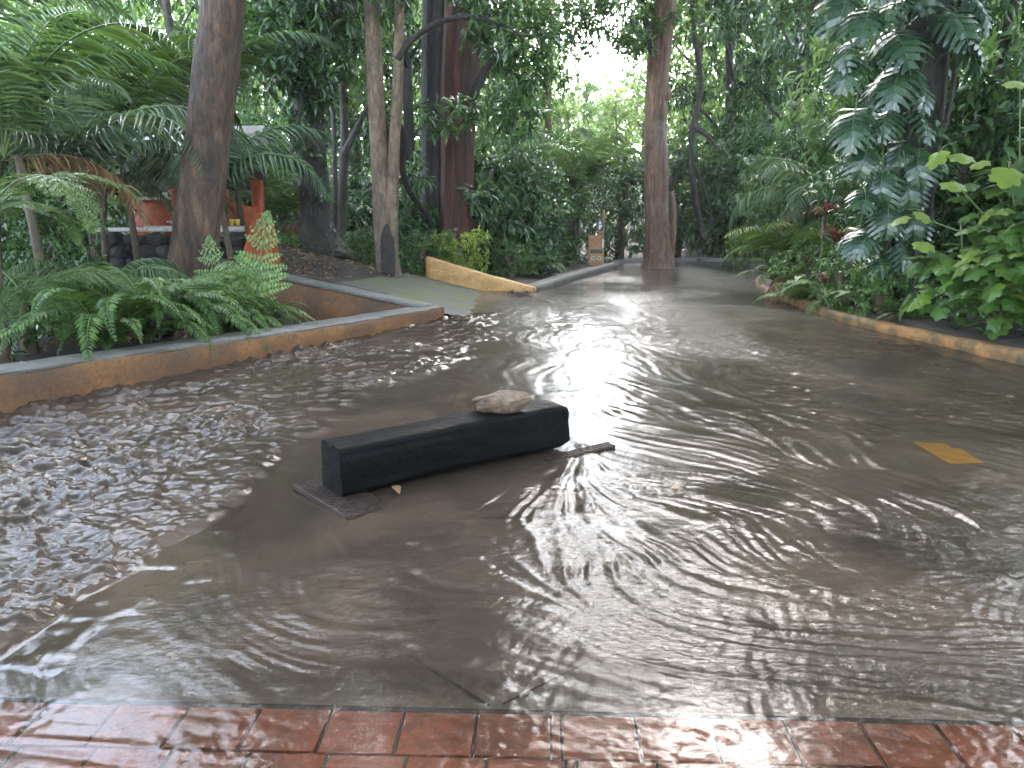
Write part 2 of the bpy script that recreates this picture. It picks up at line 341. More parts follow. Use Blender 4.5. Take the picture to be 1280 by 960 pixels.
# ================================================================ THE LIE OF THE LAND
WALL_DIR=np.array([.474,.881])
WA=np.array([-.94,10.9]); WN=np.array([-3.78,5.63])
LEFT=[tuple(WN-WALL_DIR*13),tuple(WN),tuple(WA)]
ROAD=LEFT+[(-1.10,11.15),(-1.45,11.5),(-2.1,13.2),(-1.55,15.2),(.37,14.8),(2.70,20.6),(3.1,23.6),(6.5,24.0),(11,22.8),(16,19.5),(14.5,17.5),(10,19.4),(7.2,19.2),(5.75,18.3),(5.25,17.2),(4.75,15.2),(4.55,13.4),(4.48,11.6),(4.52,10.4),(4.72,9.2),(5.04,7.6),(5.5,5.6),(5.9,3.5),(6.2,0),(6.3,-6),(-8,-6)]
def inpoly(x,y,poly):
    x=np.asarray(x,float); y=np.asarray(y,float); c=np.zeros(x.shape,bool); n=len(poly)
    for i in range(n):
        x1,y1=poly[i]; x2,y2=poly[(i+1)%n]
        if y1==y2: continue
        m=((y1>y)!=(y2>y))&(x<(x2-x1)*(y-y1)/(y2-y1)+x1); c^=m
    return c
def polydist(x,y,poly,closed=True):
    x=np.asarray(x,float); y=np.asarray(y,float); d=np.full(x.shape,1e9); n=len(poly)
    for i in range(n if closed else n-1):
        ax,ay=poly[i]; bx,by=poly[(i+1)%n]; ex,ey=bx-ax,by-ay
        t=np.clip(((x-ax)*ex+(y-ay)*ey)/(ex*ex+ey*ey+1e-9),0,1)
        d=np.minimum(d,np.hypot(x-ax-t*ex,y-ay-t*ey))
    return d
IB=np.array([-3.95,11.7])                      # far end of the inner wall
def rampz(x): return np.clip(.25+.22*(-1.64-x),-.16,.95)
def H(x,y):
    x=np.asarray(x,float); y=np.asarray(y,float)
    ins=inpoly(x,y,ROAD); d=polydist(x,y,ROAD); n=fbm(x*.7,y*.7,31,4)
    # left: pit behind the low wall, terrace beyond the inner wall
    line=11.05+(-1.1-x)*.228
    up=(y>line)&(x>-4.25)|(y>12.95)&(x<=-4.25)
    left=np.where(up, rampz(x)+.05*n*sstep(0,-2.5,x+.6), -.05+.06*n+.25*sstep(-2.9,-3.6,x))
    left=np.where((x<-4.1)&(y>13.0),np.maximum(left,.75+.05*n),left)
    left=np.where(y>16,np.minimum(left,.75)*(1-sstep(16,19,y))+ (.12+.05*n)*sstep(16,19,y),left)
    right=.10+.10*np.minimum(d,25)+.06*n
    back=.08+.20*np.clip(d-.8,0,22)+.06*n
    w=sstep(3.0,4.6,x); out=left*(1-w)+right*w
    wb=sstep(19.5,23,y); out=out*(1-wb)+back*wb
    out=np.where((x<0.6)&(y>14.6)&(y<20.6)&(x>-1.5),.10+.04*n,out)
    edge=np.maximum(1-sstep(0,.12,d),0)
    z=np.where(ins,-.14,-.14+(out+.14)*sstep(.06,.2,d))
    # the slab falls from the terrace to the road
    rz=rampz(x)-.05
    return np.where(ins&(y>11)&(x<.3),np.maximum(-.14,rz),z)
def Hs(x,y): return float(H(np.array([x]),np.array([y]))[0])

def grid_mesh(xs,ys,zf,keep=None):
    Xg,Yg=np.meshgrid(xs,ys); Z=zf(Xg,Yg); V=np.stack([Xg,Yg,Z],-1).reshape(-1,3)
    ny,nx=Xg.shape; i=np.arange(nx-1); j=np.arange(ny-1); I,J=np.meshgrid(i,j); a=(J*nx+I).ravel()
    F=np.stack([a,a+1,a+nx+1,a+nx],1)
    if keep is not None:
        c=V[F].mean(1); F=F[keep(c[:,0],c[:,1])]
    return V,F
def spread(lo,a,b,hi,step):
    core=np.arange(a,b,step); k=1.28
    l=[];s=step;p=a
    while p>lo: s*=k; p-=s; l.append(p)
    r=[];s=step;p=core[-1]
    while p<hi: s*=k; p+=s; r.append(p)
    return np.concatenate([l[::-1],core,r])
V,F=grid_mesh(spread(-400,-11,13,400,.15),spread(-300,-3,28,500,.15),H)
ground=MB().add(V,F).build('ground',M['soil']); tag(ground,kind='structure')

# road sheet
V,F=grid_mesh(np.arange(-9,16.5,.15),np.arange(-6,24.6,.15),lambda x,y:0*x,lambda x,y:inpoly(x,y,ROAD)|(polydist(x,y,ROAD)<.10))
road=MB().add(V,F).build('road',M['road'],smooth=False); tag(road,kind='structure')

# mossy concrete ramp slab
def bil(q,u,v): 
    q=np.array(q,float); return (q[0]*(1-u)+q[1]*u)*(1-v)+(q[3]*(1-u)+q[2]*u)*v
sl=[(-.25,10.85),(-2.65,11.5),(-2.0,15.35),(.62,14.7)]
U_,V_=np.meshgrid(np.linspace(0,1,40),np.linspace(0,1,40)); xy=np.array([bil(sl,u,v) for u,v in zip(U_.ravel(),V_.ravel())])
z=rampz(xy[:,0])+.012+.008*fbm(xy[:,0]*3,xy[:,1]*3,5)
a=(np.arange(39)[:,None]*40+np.arange(39)[None]).ravel()
slab=MB().add(np.column_stack([xy,z]),np.stack([a,a+40,a+41,a+1],1)).build('path',M['slab']); tag(slab,kind='structure')

# painted marks and concrete joints on the road
def sheet(name,pts,z,m,sub=1):
    mb=MB(); V=[(p[0],p[1],z) for p in pts]; mb.add(V,[list(range(len(V)))]); o=mb.build(name,m,smooth=False); tag(o,kind='structure'); return o
mark=[G(1140,553),(G(1183,556)),G(1189,561),G(1201,562),G(1231,580),G(1187,581)]
sheet('road_marking',[(p.x,p.y) for p in mark],.006,M['yellow_paint'])
mk2=[G(748,368),G(778,366),G(784,371),G(752,373)]
sheet('road_marking',[(p.x,p.y) for p in mk2],.006,M['yellow_paint'])
def strip(p0,p1,w,z=.0045):
    d=Vector((p1.x-p0.x,p1.y-p0.y,0)).normalized(); n=Vector((-d.y,d.x,0))*w/2
    sheet('road_joint',[p0-n,p1-n,p1+n,p0+n],z,M['joint'])
strip(G(478,800),G(612,884),.012); strip(G(628,882),G(745,824),.010); strip(G(478,800),G(430,768),.008)

# ---------------------------------------------------------------- red tile strip at the near edge
rotT=R(-2.2); ct,st_=math.cos(rotT),math.sin(rotT)
def tl(x,y): return (x*ct-y*st_, 2.135+x*st_+y*ct)
mb=MB(); a=[tl(-4.2,.02),tl(-4.2,-1.6),tl(5.0,-1.6),tl(5.0,.02)]
mb.add([(p[0],p[1],.005) for p in a],[[0,1,2,3]])
grout=mb.build('tile_bed',M['joint'],smooth=False); tag(grout,kind='structure')
rg=np.random.default_rng(2); mb=MB()
for r in range(6):
    x=-4.1+(.04 if r%2 else 0); done=r>1
    while x<4.9:
        w=.222
        if x<.20<x+w and not done: w=.03; done=True
        yy=-.012-r*.2; c=[(x+.004,yy-.194),(x+w-.004,yy-.194),(x+w-.004,yy),(x+.004,yy)]
        z=.012+rg.uniform(-.0015,.0015); b=.003
        top=[tl(px+(b if k in(0,3) else -b),py+(b if k<2 else -b)) for k,(px,py) in enumerate(c)]
        bot=[tl(*q) for q in c]
        tz=[z+rg.uniform(-.001,.001) for _ in range(4)]
        V=[(q[0],q[1],.006) for q in bot]+[(q[0],q[1],tz[k]) for k,q in enumerate(top)]
        mb.add(V,[[4,5,6,7],[0,1,5,4],[1,2,6,5],[2,3,7,6],[3,0,4,7]])
        x+=w
tiles=mb.build('tile_paving',M['tile'],smooth=False); tag(tiles,kind='structure')

# ---------------------------------------------------------------- water: a real rippled sheet
gx0,gx1,gy0,gy1,cell=-5.0,6.2,.9,11.0,.013
gx=np.arange(gx0,gx1,cell); gy=np.arange(gy0,gy1,cell); GX,GY=np.meshgrid(gx,gy)
def flow(x,y):
    vx=.25+.9*sstep(3.8,2.2,y)*sstep(-.6,.6,x)+.25*sstep(-1,2,x)*sstep(8,4,y); vy=-1.0+.55*sstep(3.4,2.3,y)
    vx=vx*np.ones_like(x); vy=vy*np.ones_like(x)
    def vort(cx,cy,r,k,ex=1.0):
        nonlocal vx,vy
        dx=(x-cx); dy=(y-cy)*ex; q=np.exp(-(dx*dx+dy*dy)/(r*r)); vx=vx-k*dy/r*q; vy=vy+k*dx/r*q
    vort(.75,2.62,.55,.9,1.5); vort(-.72,2.75,.34,1.5); vort(1.5,4.9,1.1,-.8,1.2); vort(1.75,3.35,.5,-.7); vort(.35,3.9,.5,.7); vort(2.7,3.1,.7,.5); vort(.1,2.6,.3,-.7)
    vx=vx+.75*fbm(x*1.0,y*1.2,71,4,.6); vy=vy+.5*fbm(x*1.0,y*1.2,81,4,.6)
    s=np.hypot(vx,vy)+1e-6; return vx/s,vy/s
vx,vy=flow(GX,GY)
def lic(noise,vx,vy,n):
    acc=noise.copy(); 
    for sg in(-1,1):
        px=np.tile(np.arange(noise.shape[1],dtype=float),(noise.shape[0],1)); py=np.tile(np.arange(noise.shape[0],dtype=float)[:,None],(1,noise.shape[1]))
        for k in range(n):
            i=np.clip(px.round().astype(int),0,noise.shape[1]-1); j=np.clip(py.round().astype(int),0,noise.shape[0]-1)
            px=px+sg*vx[j,i]; py=py+sg*vy[j,i]
            i=np.clip(px.round().astype(int),0,noise.shape[1]-1); j=np.clip(py.round().astype(int),0,noise.shape[0]-1)
            acc+=noise[j,i]*(1-(k+1)/(n+1))
    return acc/acc.std()
def blur(a,n):
    for _ in range(n):
        a=(a+np.roll(a,1,0)+np.roll(a,-1,0))/3; a=(a+np.roll(a,1,1)+np.roll(a,-1,1))/3
    return a
rg=np.random.default_rng(9); w0=rg.normal(size=GX.shape)
S1=lic(blur(w0,2),vx,vy,32); S2=lic(blur(rg.normal(size=GX.shape),4),vx,vy,40); C1=lic(blur(rg.normal(size=GX.shape),1),-vy,vx,7)
CH=blur(rg.normal(size=GX.shape),4); CH=CH/CH.std(); CH2=blur(rg.normal(size=GX.shape),1); CH2/=CH2.std()
S1=blur(S1,1)
fx0,fx1,fy0,fy1,fc=-3.6,4.4,1.1,5.2,.0065
FX,FY=np.meshgrid(np.arange(fx0,fx1,fc),np.arange(fy0,fy1,fc)); fvx,fvy=flow(FX,FY)
T1=blur(lic(blur(rg.normal(size=FX.shape),2),fvx,fvy,55),1); T1/=T1.std()
T2=blur(lic(blur(rg.normal(size=FX.shape),2),-fvy,fvx,10),1); T2/=T2.std()
T3=blur(rg.normal(size=FX.shape),3); T3/=T3.std()
def fsamp(A,x,y):
    a=np.clip((x-fx0)/fc,0,A.shape[1]-1.001); b=np.clip((y-fy0)/fc,0,A.shape[0]-1.001); i=a.astype(int); j=b.astype(int); u=a-i; v=b-j
    m=sstep(fy1-.1,fy1-1.2,y)*sstep(fx0+.05,fx0+.5,x)*sstep(fx1-.05,fx1-.5,x)
    return m*((A[j,i]*(1-u)+A[j,i+1]*u)*(1-v)+(A[j+1,i]*(1-u)+A[j+1,i+1]*u)*v)
def samp(A,x,y):
    fx=np.clip((x-gx0)/cell,0,A.shape[1]-1.001); fy=np.clip((y-gy0)/cell,0,A.shape[0]-1.001)
    # beyond the computed patch the pattern carries on mirrored
    fy=np.where(y>gy1-.05,np.abs(((y-gy1)/cell)%(2*A.shape[0]-4)-(A.shape[0]-2)),fy); fy=np.clip(fy,0,A.shape[0]-1.001)
    i=fx.astype(int); j=fy.astype(int); u=fx-i; v=fy-j
    return (A[j,i]*(1-u)+A[j,i+1]*u)*(1-v)+(A[j+1,i]*(1-u)+A[j+1,i+1]*u)*v
FRX=np.interp
def front(y): return np.interp(y,[1.0,2.4,3.3,4.0,5.0,6.25,7.5,8.5,10.5],[-2.05,-1.78,-1.62,-1.42,-1.40,-1.30,-1.0,-.72,-.45])
def W(x,y):
    fx=front(y)+.05*fbm(y*2.1,y*0+3,12,3)+.03*fbm(x*4,y*5,13,2)
    ew=.05+.14*sstep(4.2,6.5,y); inL=sstep(ew,-ew,x-fx-.25*sstep(5,8,y)+.22*sstep(4.2,6.5,y)*fbm(x*2.5,y*2.5,47,3))*sstep(12.2,10.6,y)
    step=.028*inL*(1-.55*sstep(6,10,y))
    roll=.009*np.exp(-((x-fx+.10)/.09)**2)*sstep(5.2,3.6,y)*(1+.8*fbm(y*5,x*2,14,3))
    t1=fsamp(T1,x,y); t2=fsamp(T2,x,y); t3=fsamp(T3,x,y); s1=samp(S1,x,y); s2=samp(S2,x,y); c1=samp(C1,x,y); ch=samp(CH,x,y); ch2=samp(CH2,x,y)
    chopL=inL*(.55+.75*sstep(-.3,.4,fbm(x*1.6,y*1.3,48,3)))*(.0042*ch+.0018*ch2+.0022*t3+.017*fbm(x*5.5+y*1.5,y*10-x*2,15,4,.55)*(1+.5*sstep(5,9,y))+.006*fbm(x*3,y*4.5,49,2)*(1+.6*sstep(5,9,y))+.0020*s1)
    # lively water right of the beam and in the front
    rt=sstep(-.15,.35,x)*sstep(6.3,4.6,y)*sstep(1.95,2.2,y)
    eddy=np.exp(-(((x+.72)/.42)**2+((y-2.72)/.42)**2))
    patch=sstep(-.35,.35,fbm(x*1.5+1,y*1.9,16,3))
    patch2=sstep(-.1,.4,fbm(x*2.3+4,y*2.9,26,3))
    pm=.18+.82*sstep(-.1,.45,fbm(x*2.6+7,y*3.6+3,29,3)); pm2=.25+.75*sstep(-.2,.3,fbm(x*1.3+2,y*2.2,35,3)); t1=t1*pm; s1=s1*(.4+.6*pm2)
    lively=np.clip(rt*(.35+.65*patch)+eddy*.9+.22*sstep(-1.3,-.4,x)*patch,0,1)*(1-inL)
    mid=(1-inL)*sstep(4.6,6.3,y)
    h=lively*(.0018*s1+.0014*s2*pm2+.0022*t1+.0005*t2*(1+patch2)+.0003*t3+.0026*fbm(x*3,y*4,17,3)+.0004*ch)
    h=h+mid*(.0012*s1+.0010*s2+.0022*ch*sstep(-.3,.4,fbm(x*.7,y*.35,18,3))+.0025*fbm(x*6,y*3.5,27,3)+.0025*fbm(x*2,y*1.6,19,3))*(1-.45*sstep(8,14,y))*(.95+.5*sstep(.5,2.2,x)*sstep(13,10,y))
    calm=(1-inL)*(.0010*fbm(x*4,y*6,20,3)+.0003*s1+.0004*t1+.0045*np.maximum(0,fbm(x*7,y*8,28,2)-.28)*sstep(4.4,3.6,y))
    # wake thrown off the beam's far end, and the arc of faster flow on the right
    q=np.hypot(x-1.25,(y-4.75)*.9); wk=np.exp(-((q-1.05)/.10)**2)*sstep(.2,1.2,x)*sstep(3.0,4.4,y)
    h=h+.007*wk*(1+.5*s1)+.0011*np.sin(q*46+1.6*s2)*np.exp(-((q-.7)/.4)**2)*sstep(.6,1.3,x)*patch
    q2=np.hypot(x-.95,(y-2.95)*1.15); h=h+.0011*np.sin(q2*70+2.2*s2)*np.exp(-((q2-.55)/.25)**2)*sstep(3.0,2.6,y)*sstep(-.1,.4,x)
    # low weir lines across the far road
    for (yy,sl_,am) in((12.6,-.10,.006),(15.5,.12,.006),(9.3,-.22,.004)):
        l=y-yy-sl_*(x-2)-.15*fbm(x*1.2,yy,21,2); h=h+am*np.exp(-(l/.10)**2)*sstep(.2,1.6,x)
    splash=np.exp(-(((x+.75)/.35)**2+((y-10.9)/.45)**2)); h=h+splash*(.03+.008*ch+.02*fbm(x*7,y*7,22,2))
    tilefade=sstep(2.02,2.2,y+.038*x); h=h*(.28+.72*tilefade)+(1-tilefade)*(.0005*t3*pm)+calm*(.5+.5*tilefade)
    lft=np.exp(-(((x+1.2)/.5)**2))*sstep(2.25,1.9,y); h=h+lft*.0011*samp(S2,y*2,x*.5+4)
    dry=1-.8*sstep(-.1,-.5,x)*sstep(11.0,11.3,y)
    h=h*dry; base=.024+.012*sstep(5,14,y)
    dw=polydist(x,y,LEFT,False); men=.010*np.exp(-(dw/.045)**2)*(1+.6*vnoise(x*6,y*6,46))*(1+1.2*np.exp(-((y-10.9)/.8)**2))
    return base+step+roll+chopL+h+men, inL, lively
nR,nC=1080,960
ys=np.geomspace(1.05,24.3,nR)
xl=np.maximum(-6.2,-(.85*ys+1.0)); xr=np.minimum(11.5,.85*ys+1.0)
XX=xl[:,None]+(xr-xl)[:,None]*np.linspace(0,1,nC)[None]; YY=np.repeat(ys[:,None],nC,1)
ZZ,INL,LIV=W(XX,YY)
Vw=np.stack([XX,YY,ZZ],-1).reshape(-1,3)
a=(np.arange(nR-1)[:,None]*nC+np.arange(nC-1)[None]).ravel(); Fw=np.stack([a,a+1,a+nC+1,a+nC],1)
c=Vw[Fw].mean(1); ok=inpoly(c[:,0],c[:,1],ROAD)|(polydist(c[:,0],c[:,1],ROAD)<.10); Fw=Fw[ok]

m,nt,out=newmat('water'); L=nt.links.new
at=N(nt,'ShaderNodeAttribute',attribute_name='mud'); at2=N(nt,'ShaderNodeAttribute',attribute_name='live')
tc=N(nt,'ShaderNodeTexCoord')
mp=N(nt,'ShaderNodeMapping'); mp.inputs['Scale'].default_value=(1,1.6,1); L(tc.outputs['Object'],mp.inputs[0])
n1=N(nt,'ShaderNodeTexNoise',Scale=34.0,Detail=4.0,Roughness=.55,Distortion=.6); L(mp.outputs[0],n1.inputs['Vector'])
bm_=N(nt,'ShaderNodeBump',Distance=.004); L(n1.outputs[0],bm_.inputs['Height'])
mr=N(nt,'ShaderNodeMapRange'); mr.inputs[3].default_value=.10; mr.inputs[4].default_value=.8; L(at2.outputs['Fac'],mr.inputs[0]); L(mr.outputs[0],bm_.inputs['Strength'])
n2=N(nt,'ShaderNodeTexNoise',Scale=1.1,Detail=6.0,Roughness=.6,Distortion=.8); L(tc.outputs['Object'],n2.inputs['Vector'])
mud=ramp(nt,n2.outputs[0],[(.3,(.033,.024,.017)),(.5,(.054,.039,.028)),(.72,(.088,.061,.042))])
df=N(nt,'ShaderNodeBsdfDiffuse'); L(mud,df.inputs[0]); L(bm_.outputs[0],df.inputs['Normal'])
tr=N(nt,'ShaderNodeBsdfTransparent'); tr.inputs[0].default_value=(.93,.88,.80,1)
mx=N(nt,'ShaderNodeMixShader'); L(at.outputs['Fac'],mx.inputs[0]); L(tr.outputs[0],mx.inputs[1]); L(df.outputs[0],mx.inputs[2])
gl=N(nt,'ShaderNodeBsdfGlossy'); at3=N(nt,'ShaderNodeAttribute',attribute_name='fine'); L(at3.outputs['Fac'],gl.inputs['Roughness']); L(bm_.outputs[0],gl.inputs['Normal'])
fr=N(nt,'ShaderNodeFresnel',IOR=1.33); L(bm_.outputs[0],fr.inputs['Normal'])
mx2=N(nt,'ShaderNodeMixShader'); L(fr.outputs[0],mx2.inputs[0]); L(mx.outputs[0],mx2.inputs[1]); L(gl.outputs[0],mx2.inputs[2]); L(mx2.outputs[0],out.inputs[0])
M['water']=m
mbw=MB().add(Vw,Fw); me=mbw.mesh('water',m)
ydn=YY+.038*XX
mudv=np.clip(.10+.78*sstep(2.14,2.42,ydn)+.06*fbm(XX*2,YY*2,41,3),0,.95)
dm=np.hypot(XX-mark[3].x,YY-mark[3].y); mudv=np.where(dm<.9,np.minimum(mudv,.27+.7*sstep(.35,.9,dm)),mudv)
mudv=np.maximum(mudv*(1),.9*INL*sstep(2.3,2.8,YY))
nv=len(me.vertices)
fine=.04+.19*sstep(4.6,8.0,YY)*(1-INL)*(.55+.45*np.clip(.5+fbm(XX*.9,YY*.45,45,3),0,1))
for nm,arr in(('mud',mudv),('fine',fine),('live',np.clip(INL*.9+LIV+.25*sstep(4.6,6,YY),0,1))):
    at_=me.attributes.new(nm,'FLOAT','POINT'); at_.data.foreach_set('value',arr.ravel().astype(np.float32)[:nv])
water=inst('water',me); tag(water,kind='structure')

# ================================================================ WALLS AND KERBS
def thick(pts, off):
    """offset a polyline to its left by off (negative: right)"""
    pts=[np.array(p,float) for p in pts]; o=[]
    for i,p in enumerate(pts):
        a=pts[max(0,i-1)]; b=pts[min(len(pts)-1,i+1)]; d=(b-a)/np.linalg.norm(b-a); o.append(p+np.array([-d[1],d[0]])*off)
    return o
def resample(pts,step):
    pts=[np.array(p,float) for p in pts]; o=[pts[0]]
    for a,b in zip(pts[:-1],pts[1:]):
        n=max(1,int(np.linalg.norm(b-a)/step)); o+= [a+(b-a)*(k+1)/n for k in range(n)]
    return o
def smooth_poly(pts,it=2):
    pts=[np.array(p,float) for p in pts]
    for _ in range(it):
        q=[pts[0]]
        for a,b in zip(pts[:-1],pts[1:]): q+=[a*.75+b*.25,a*.25+b*.75]
        q.append(pts[-1]); pts=q
    return pts
def wall(name,pts,w0,w1,z0,z1,mat,parent=None,rough=.008,rnd=.02,seed=0,step=.12):
    """body between offsets w0..w1 of the polyline; z0,z1 functions of arc fraction; rounded top edge, uneven faces"""
    p=resample(pts,step); n=len(p); s=np.concatenate([[0],np.cumsum([np.linalg.norm(b-a) for a,b in zip(p[:-1],p[1:])])]); f=s/s[-1]
    A=thick(p,w0); B=thick(p,w1); wid=abs(w1-w0)
    rows=[]
    prof=[(0,0),(0,.35),(0,.7),(0,'r'),(rnd/wid,1),(.5,1),(1-rnd/wid,1),(1,'r'),(1,.5),(1,0)]
    V=[];k=len(prof)
    for i in range(n):
        zb=z0(f[i]); zt=z1(f[i])
        for u,h in prof:
            q=A[i]*(1-u)+B[i]*u; zz=zt-rnd if h=='r' else zb+(zt-zb)*h
            e=rough*vnoise(s[i]*3.1+seed,zz*9+u*3,seed+3); d=(B[i]-A[i])/wid
            q=q+d*e*(1 if h!=1 else 0)
            V.append((q[0],q[1],zz+(rough*.8*vnoise(s[i]*4,u*2+seed,seed+9) if h in(1,'r') else 0)))
    F=[]
    for i in range(n-1):
        for j in range(k-1):
            a=i*k+j; F.append((a,a+1,a+1+k,a+k))
    mb=MB(); mb.add(V,F); o0=mb.n-len(V)
    mb.F.append((np.array([list(range(k))[::-1]],dtype=np.int32),0)); mb.F.append((np.array([list(range((n-1)*k,n*k))],dtype=np.int32),0))
    o=mb.build(name,mat,parent)
    me=o.data; me.polygons.foreach_set('use_smooth',np.ones(len(me.polygons),bool))
    return o
# near retaining wall with grey coping
root=empty('retaining_wall',(0,0,0),label='long low ochre brown wall with a grey top along the choppy side of the flood',cat='wall')
near=[tuple(WN-WALL_DIR*12),tuple(WA)]
Ln=np.linalg.norm(WA-(WN-WALL_DIR*12))
def nz(f):
    s=(f*Ln-12); return float(np.interp(s,[-12,0,3.8,6.1],[.52,.335,.235,.205]))
wall('wall_body',near,.0,.40,lambda f:-.2,lambda f:nz(f)-.010,M['ochre_wet'],root,.012,.012,1)
wall('coping',near,.012,.40,lambda f:nz(f)-.012,lambda f:nz(f)+.012,M['coping'],root,.006,.008,2)
# inner wall rising to the terrace
root=empty('inner_wall',(0,0,0),label='short ochre wall rising away behind the ferns to meet the long low wall at a point',cat='wall')
ip=[(-1.12,11.06),tuple(IB),(-4.3,11.85)]
iz=lambda f: float(np.interp(f,[0,.9,1],[.215,.73,.80]))
wall('wall_body',ip,.0,-.26,lambda f:-.3,lambda f:iz(f)-.015,M['ochre_wet'],root,.012,.012,4) if False else None
wall('wall_body',ip[::-1],-.02,-.28,lambda f:-.3,lambda f:iz(1-f)-.03,M['ochre_wet'],root,.012,.012,4)
wall('coping',ip[::-1],.03,-.30,lambda f:iz(1-f)-.026,lambda f:iz(1-f)+.02,M['coping'],root,.006,.01,5)
# orange sloping parapet
root=empty('sloping_parapet',(0,0,0),label='bright orange parapet wall sloping down to the road beside the mossy ramp',cat='wall')
op=[(-1.66,15.3),(.42,14.78)]
wall('wall_body',op,.0,.22,lambda f:-.15,lambda f:float(np.interp(f,[0,.55,1],[.66,.34,.115])),M['ochre_bright'],root,.008,.015,6)
# grey kerb wall to the post
root=empty('kerb_wall',(0,0,0),label='low grey concrete kerb wall leading from the orange parapet to the wooden post',cat='kerb')
kw=smooth_poly([(.47,14.93),(.70,15.35),(1.5,17.6),(2.72,20.75)],1)
wall('kerb_body',kw,.0,.30,lambda f:-.15,lambda f:float(np.interp(f,[0,.2,1],[.115,.15,.17])),M['kerb_grey'],root,.008,.02,7)
wall('coping',kw,.02,.32,lambda f:float(np.interp(f,[0,.2,1],[.12,.152,.172])),lambda f:float(np.interp(f,[0,.2,1],[.135,.17,.19])),M['coping'],root,.004,.01,8)
# far kerb behind the tree
fk=smooth_poly([(2.75,20.8),(3.15,23.4),(4.6,23.9),(6.5,24.0),(11,22.8),(16,19.5)],2)
o=wall('far_kerb',fk,.0,.22,lambda f:-.15,lambda f:.15,M['kerb_grey'],None,.008,.03,9,.25)
tag(o,'thin dark kerb closing the far end of the road behind the centre tree','kerb')
# right kerb
rk=smooth_poly([(14.5,17.5),(10,19.4),(7.2,19.2),(5.75,18.3),(5.25,17.2),(4.75,15.2),(4.55,13.4),(4.48,11.6),(4.52,10.4),(4.72,9.2),(5.04,7.6),(5.5,5.6),(5.9,3.5),(6.2,0),(6.3,-5)],2)
o=wall('mossy_kerb',rk,.0,.20,lambda f:-.15,lambda f:float(np.interp(f,[0,.35,.55,1],[.12,.12,.145,.20])),M['ochre_mossy'],None,.010,.04,10)
tag(o,'long curving kerb of moss stained orange concrete below the leafy bank','kerb')

# ================================================================ THE BLACK BEAM, ITS PLATES AND THE STONE
bd=np.array([.797,.604]); bp=np.array([-.604,.797]); b0=np.array([-.885,3.88])     # near front lower corner
LEN,WD,HT,ZB=1.58,.225,.272,.042
root=empty('wooden_beam',(b0[0],b0[1],0),label='heavy black painted timber beam lying in the water with a stone on it',cat='beam')
def beam_section(n=28):
    pts=[]
    r=.036
    for (cx,cz,a0) in((r,r,180),(WD-r,r,270),(WD-r,HT-r,0),(r,HT-r,90)):
        for k in range(7): a=R(a0+90*k/6); pts.append((cx+r*math.cos(a),cz+r*math.sin(a)))
    return np.array(pts)
sec=beam_section(); k=len(sec)
# subdivide each long side so it can be uneven
def dens(sec):
    o=[]
    for i in range(len(sec)):
        a=sec[i]; b=sec[(i+1)%len(sec)]; n=max(1,int(np.linalg.norm(b-a)/.016)); o+=[a+(b-a)*j/n for j in range(n)]
    return np.array(o)
sec=dens(sec); k=len(sec); ns=90
cen=np.array([WD/2,HT/2]); V=[]
for i in range(ns+1):
    s=LEN*i/ns
    for (u,h) in sec:
        dr=np.array([u,h])-cen; dr=dr/np.linalg.norm(dr)
        e=.009*vnoise(s*2.2+3,u*5+h*5,61)+.003*vnoise(s*6,u*14+h*17,62)+.0009*vnoise(s*3,u*60+h*60,63)
        if h>HT-.03: e-=.012*max(0,vnoise(s*1.7+5,u*6,64))
        if h>HT-.06 and u<.06: e-=.03*max(0,vnoise(s*3.4+1,2.5,65))+.006*abs(vnoise(s*14,7.5,68))
        if s>LEN-.10: e-=.022*((s-LEN+.10)/.10)**2
        if h>HT-.02 and i<7: e-=.016*(1-i/7)*math.exp(-((u-.12)/.03)**2)      # worn notch at the near top end
        u2,h2=u+dr[0]*e,h+dr[1]*e
        en=.004*vnoise(u*12,h*12,66) if i in(0,ns) else 0
        p=b0+bd*(s+en)+bp*u2; V.append((p[0]-b0[0],p[1]-b0[1],ZB+h2+.004*math.sin(s*2)))
F=[];
for i in range(ns):
    for j in range(k): F.append((i*k+j,i*k+(j+1)%k,(i+1)*k+(j+1)%k,(i+1)*k+j))
mb=MB().add(V,F); mb.build('timber',M['black_wood'],root)
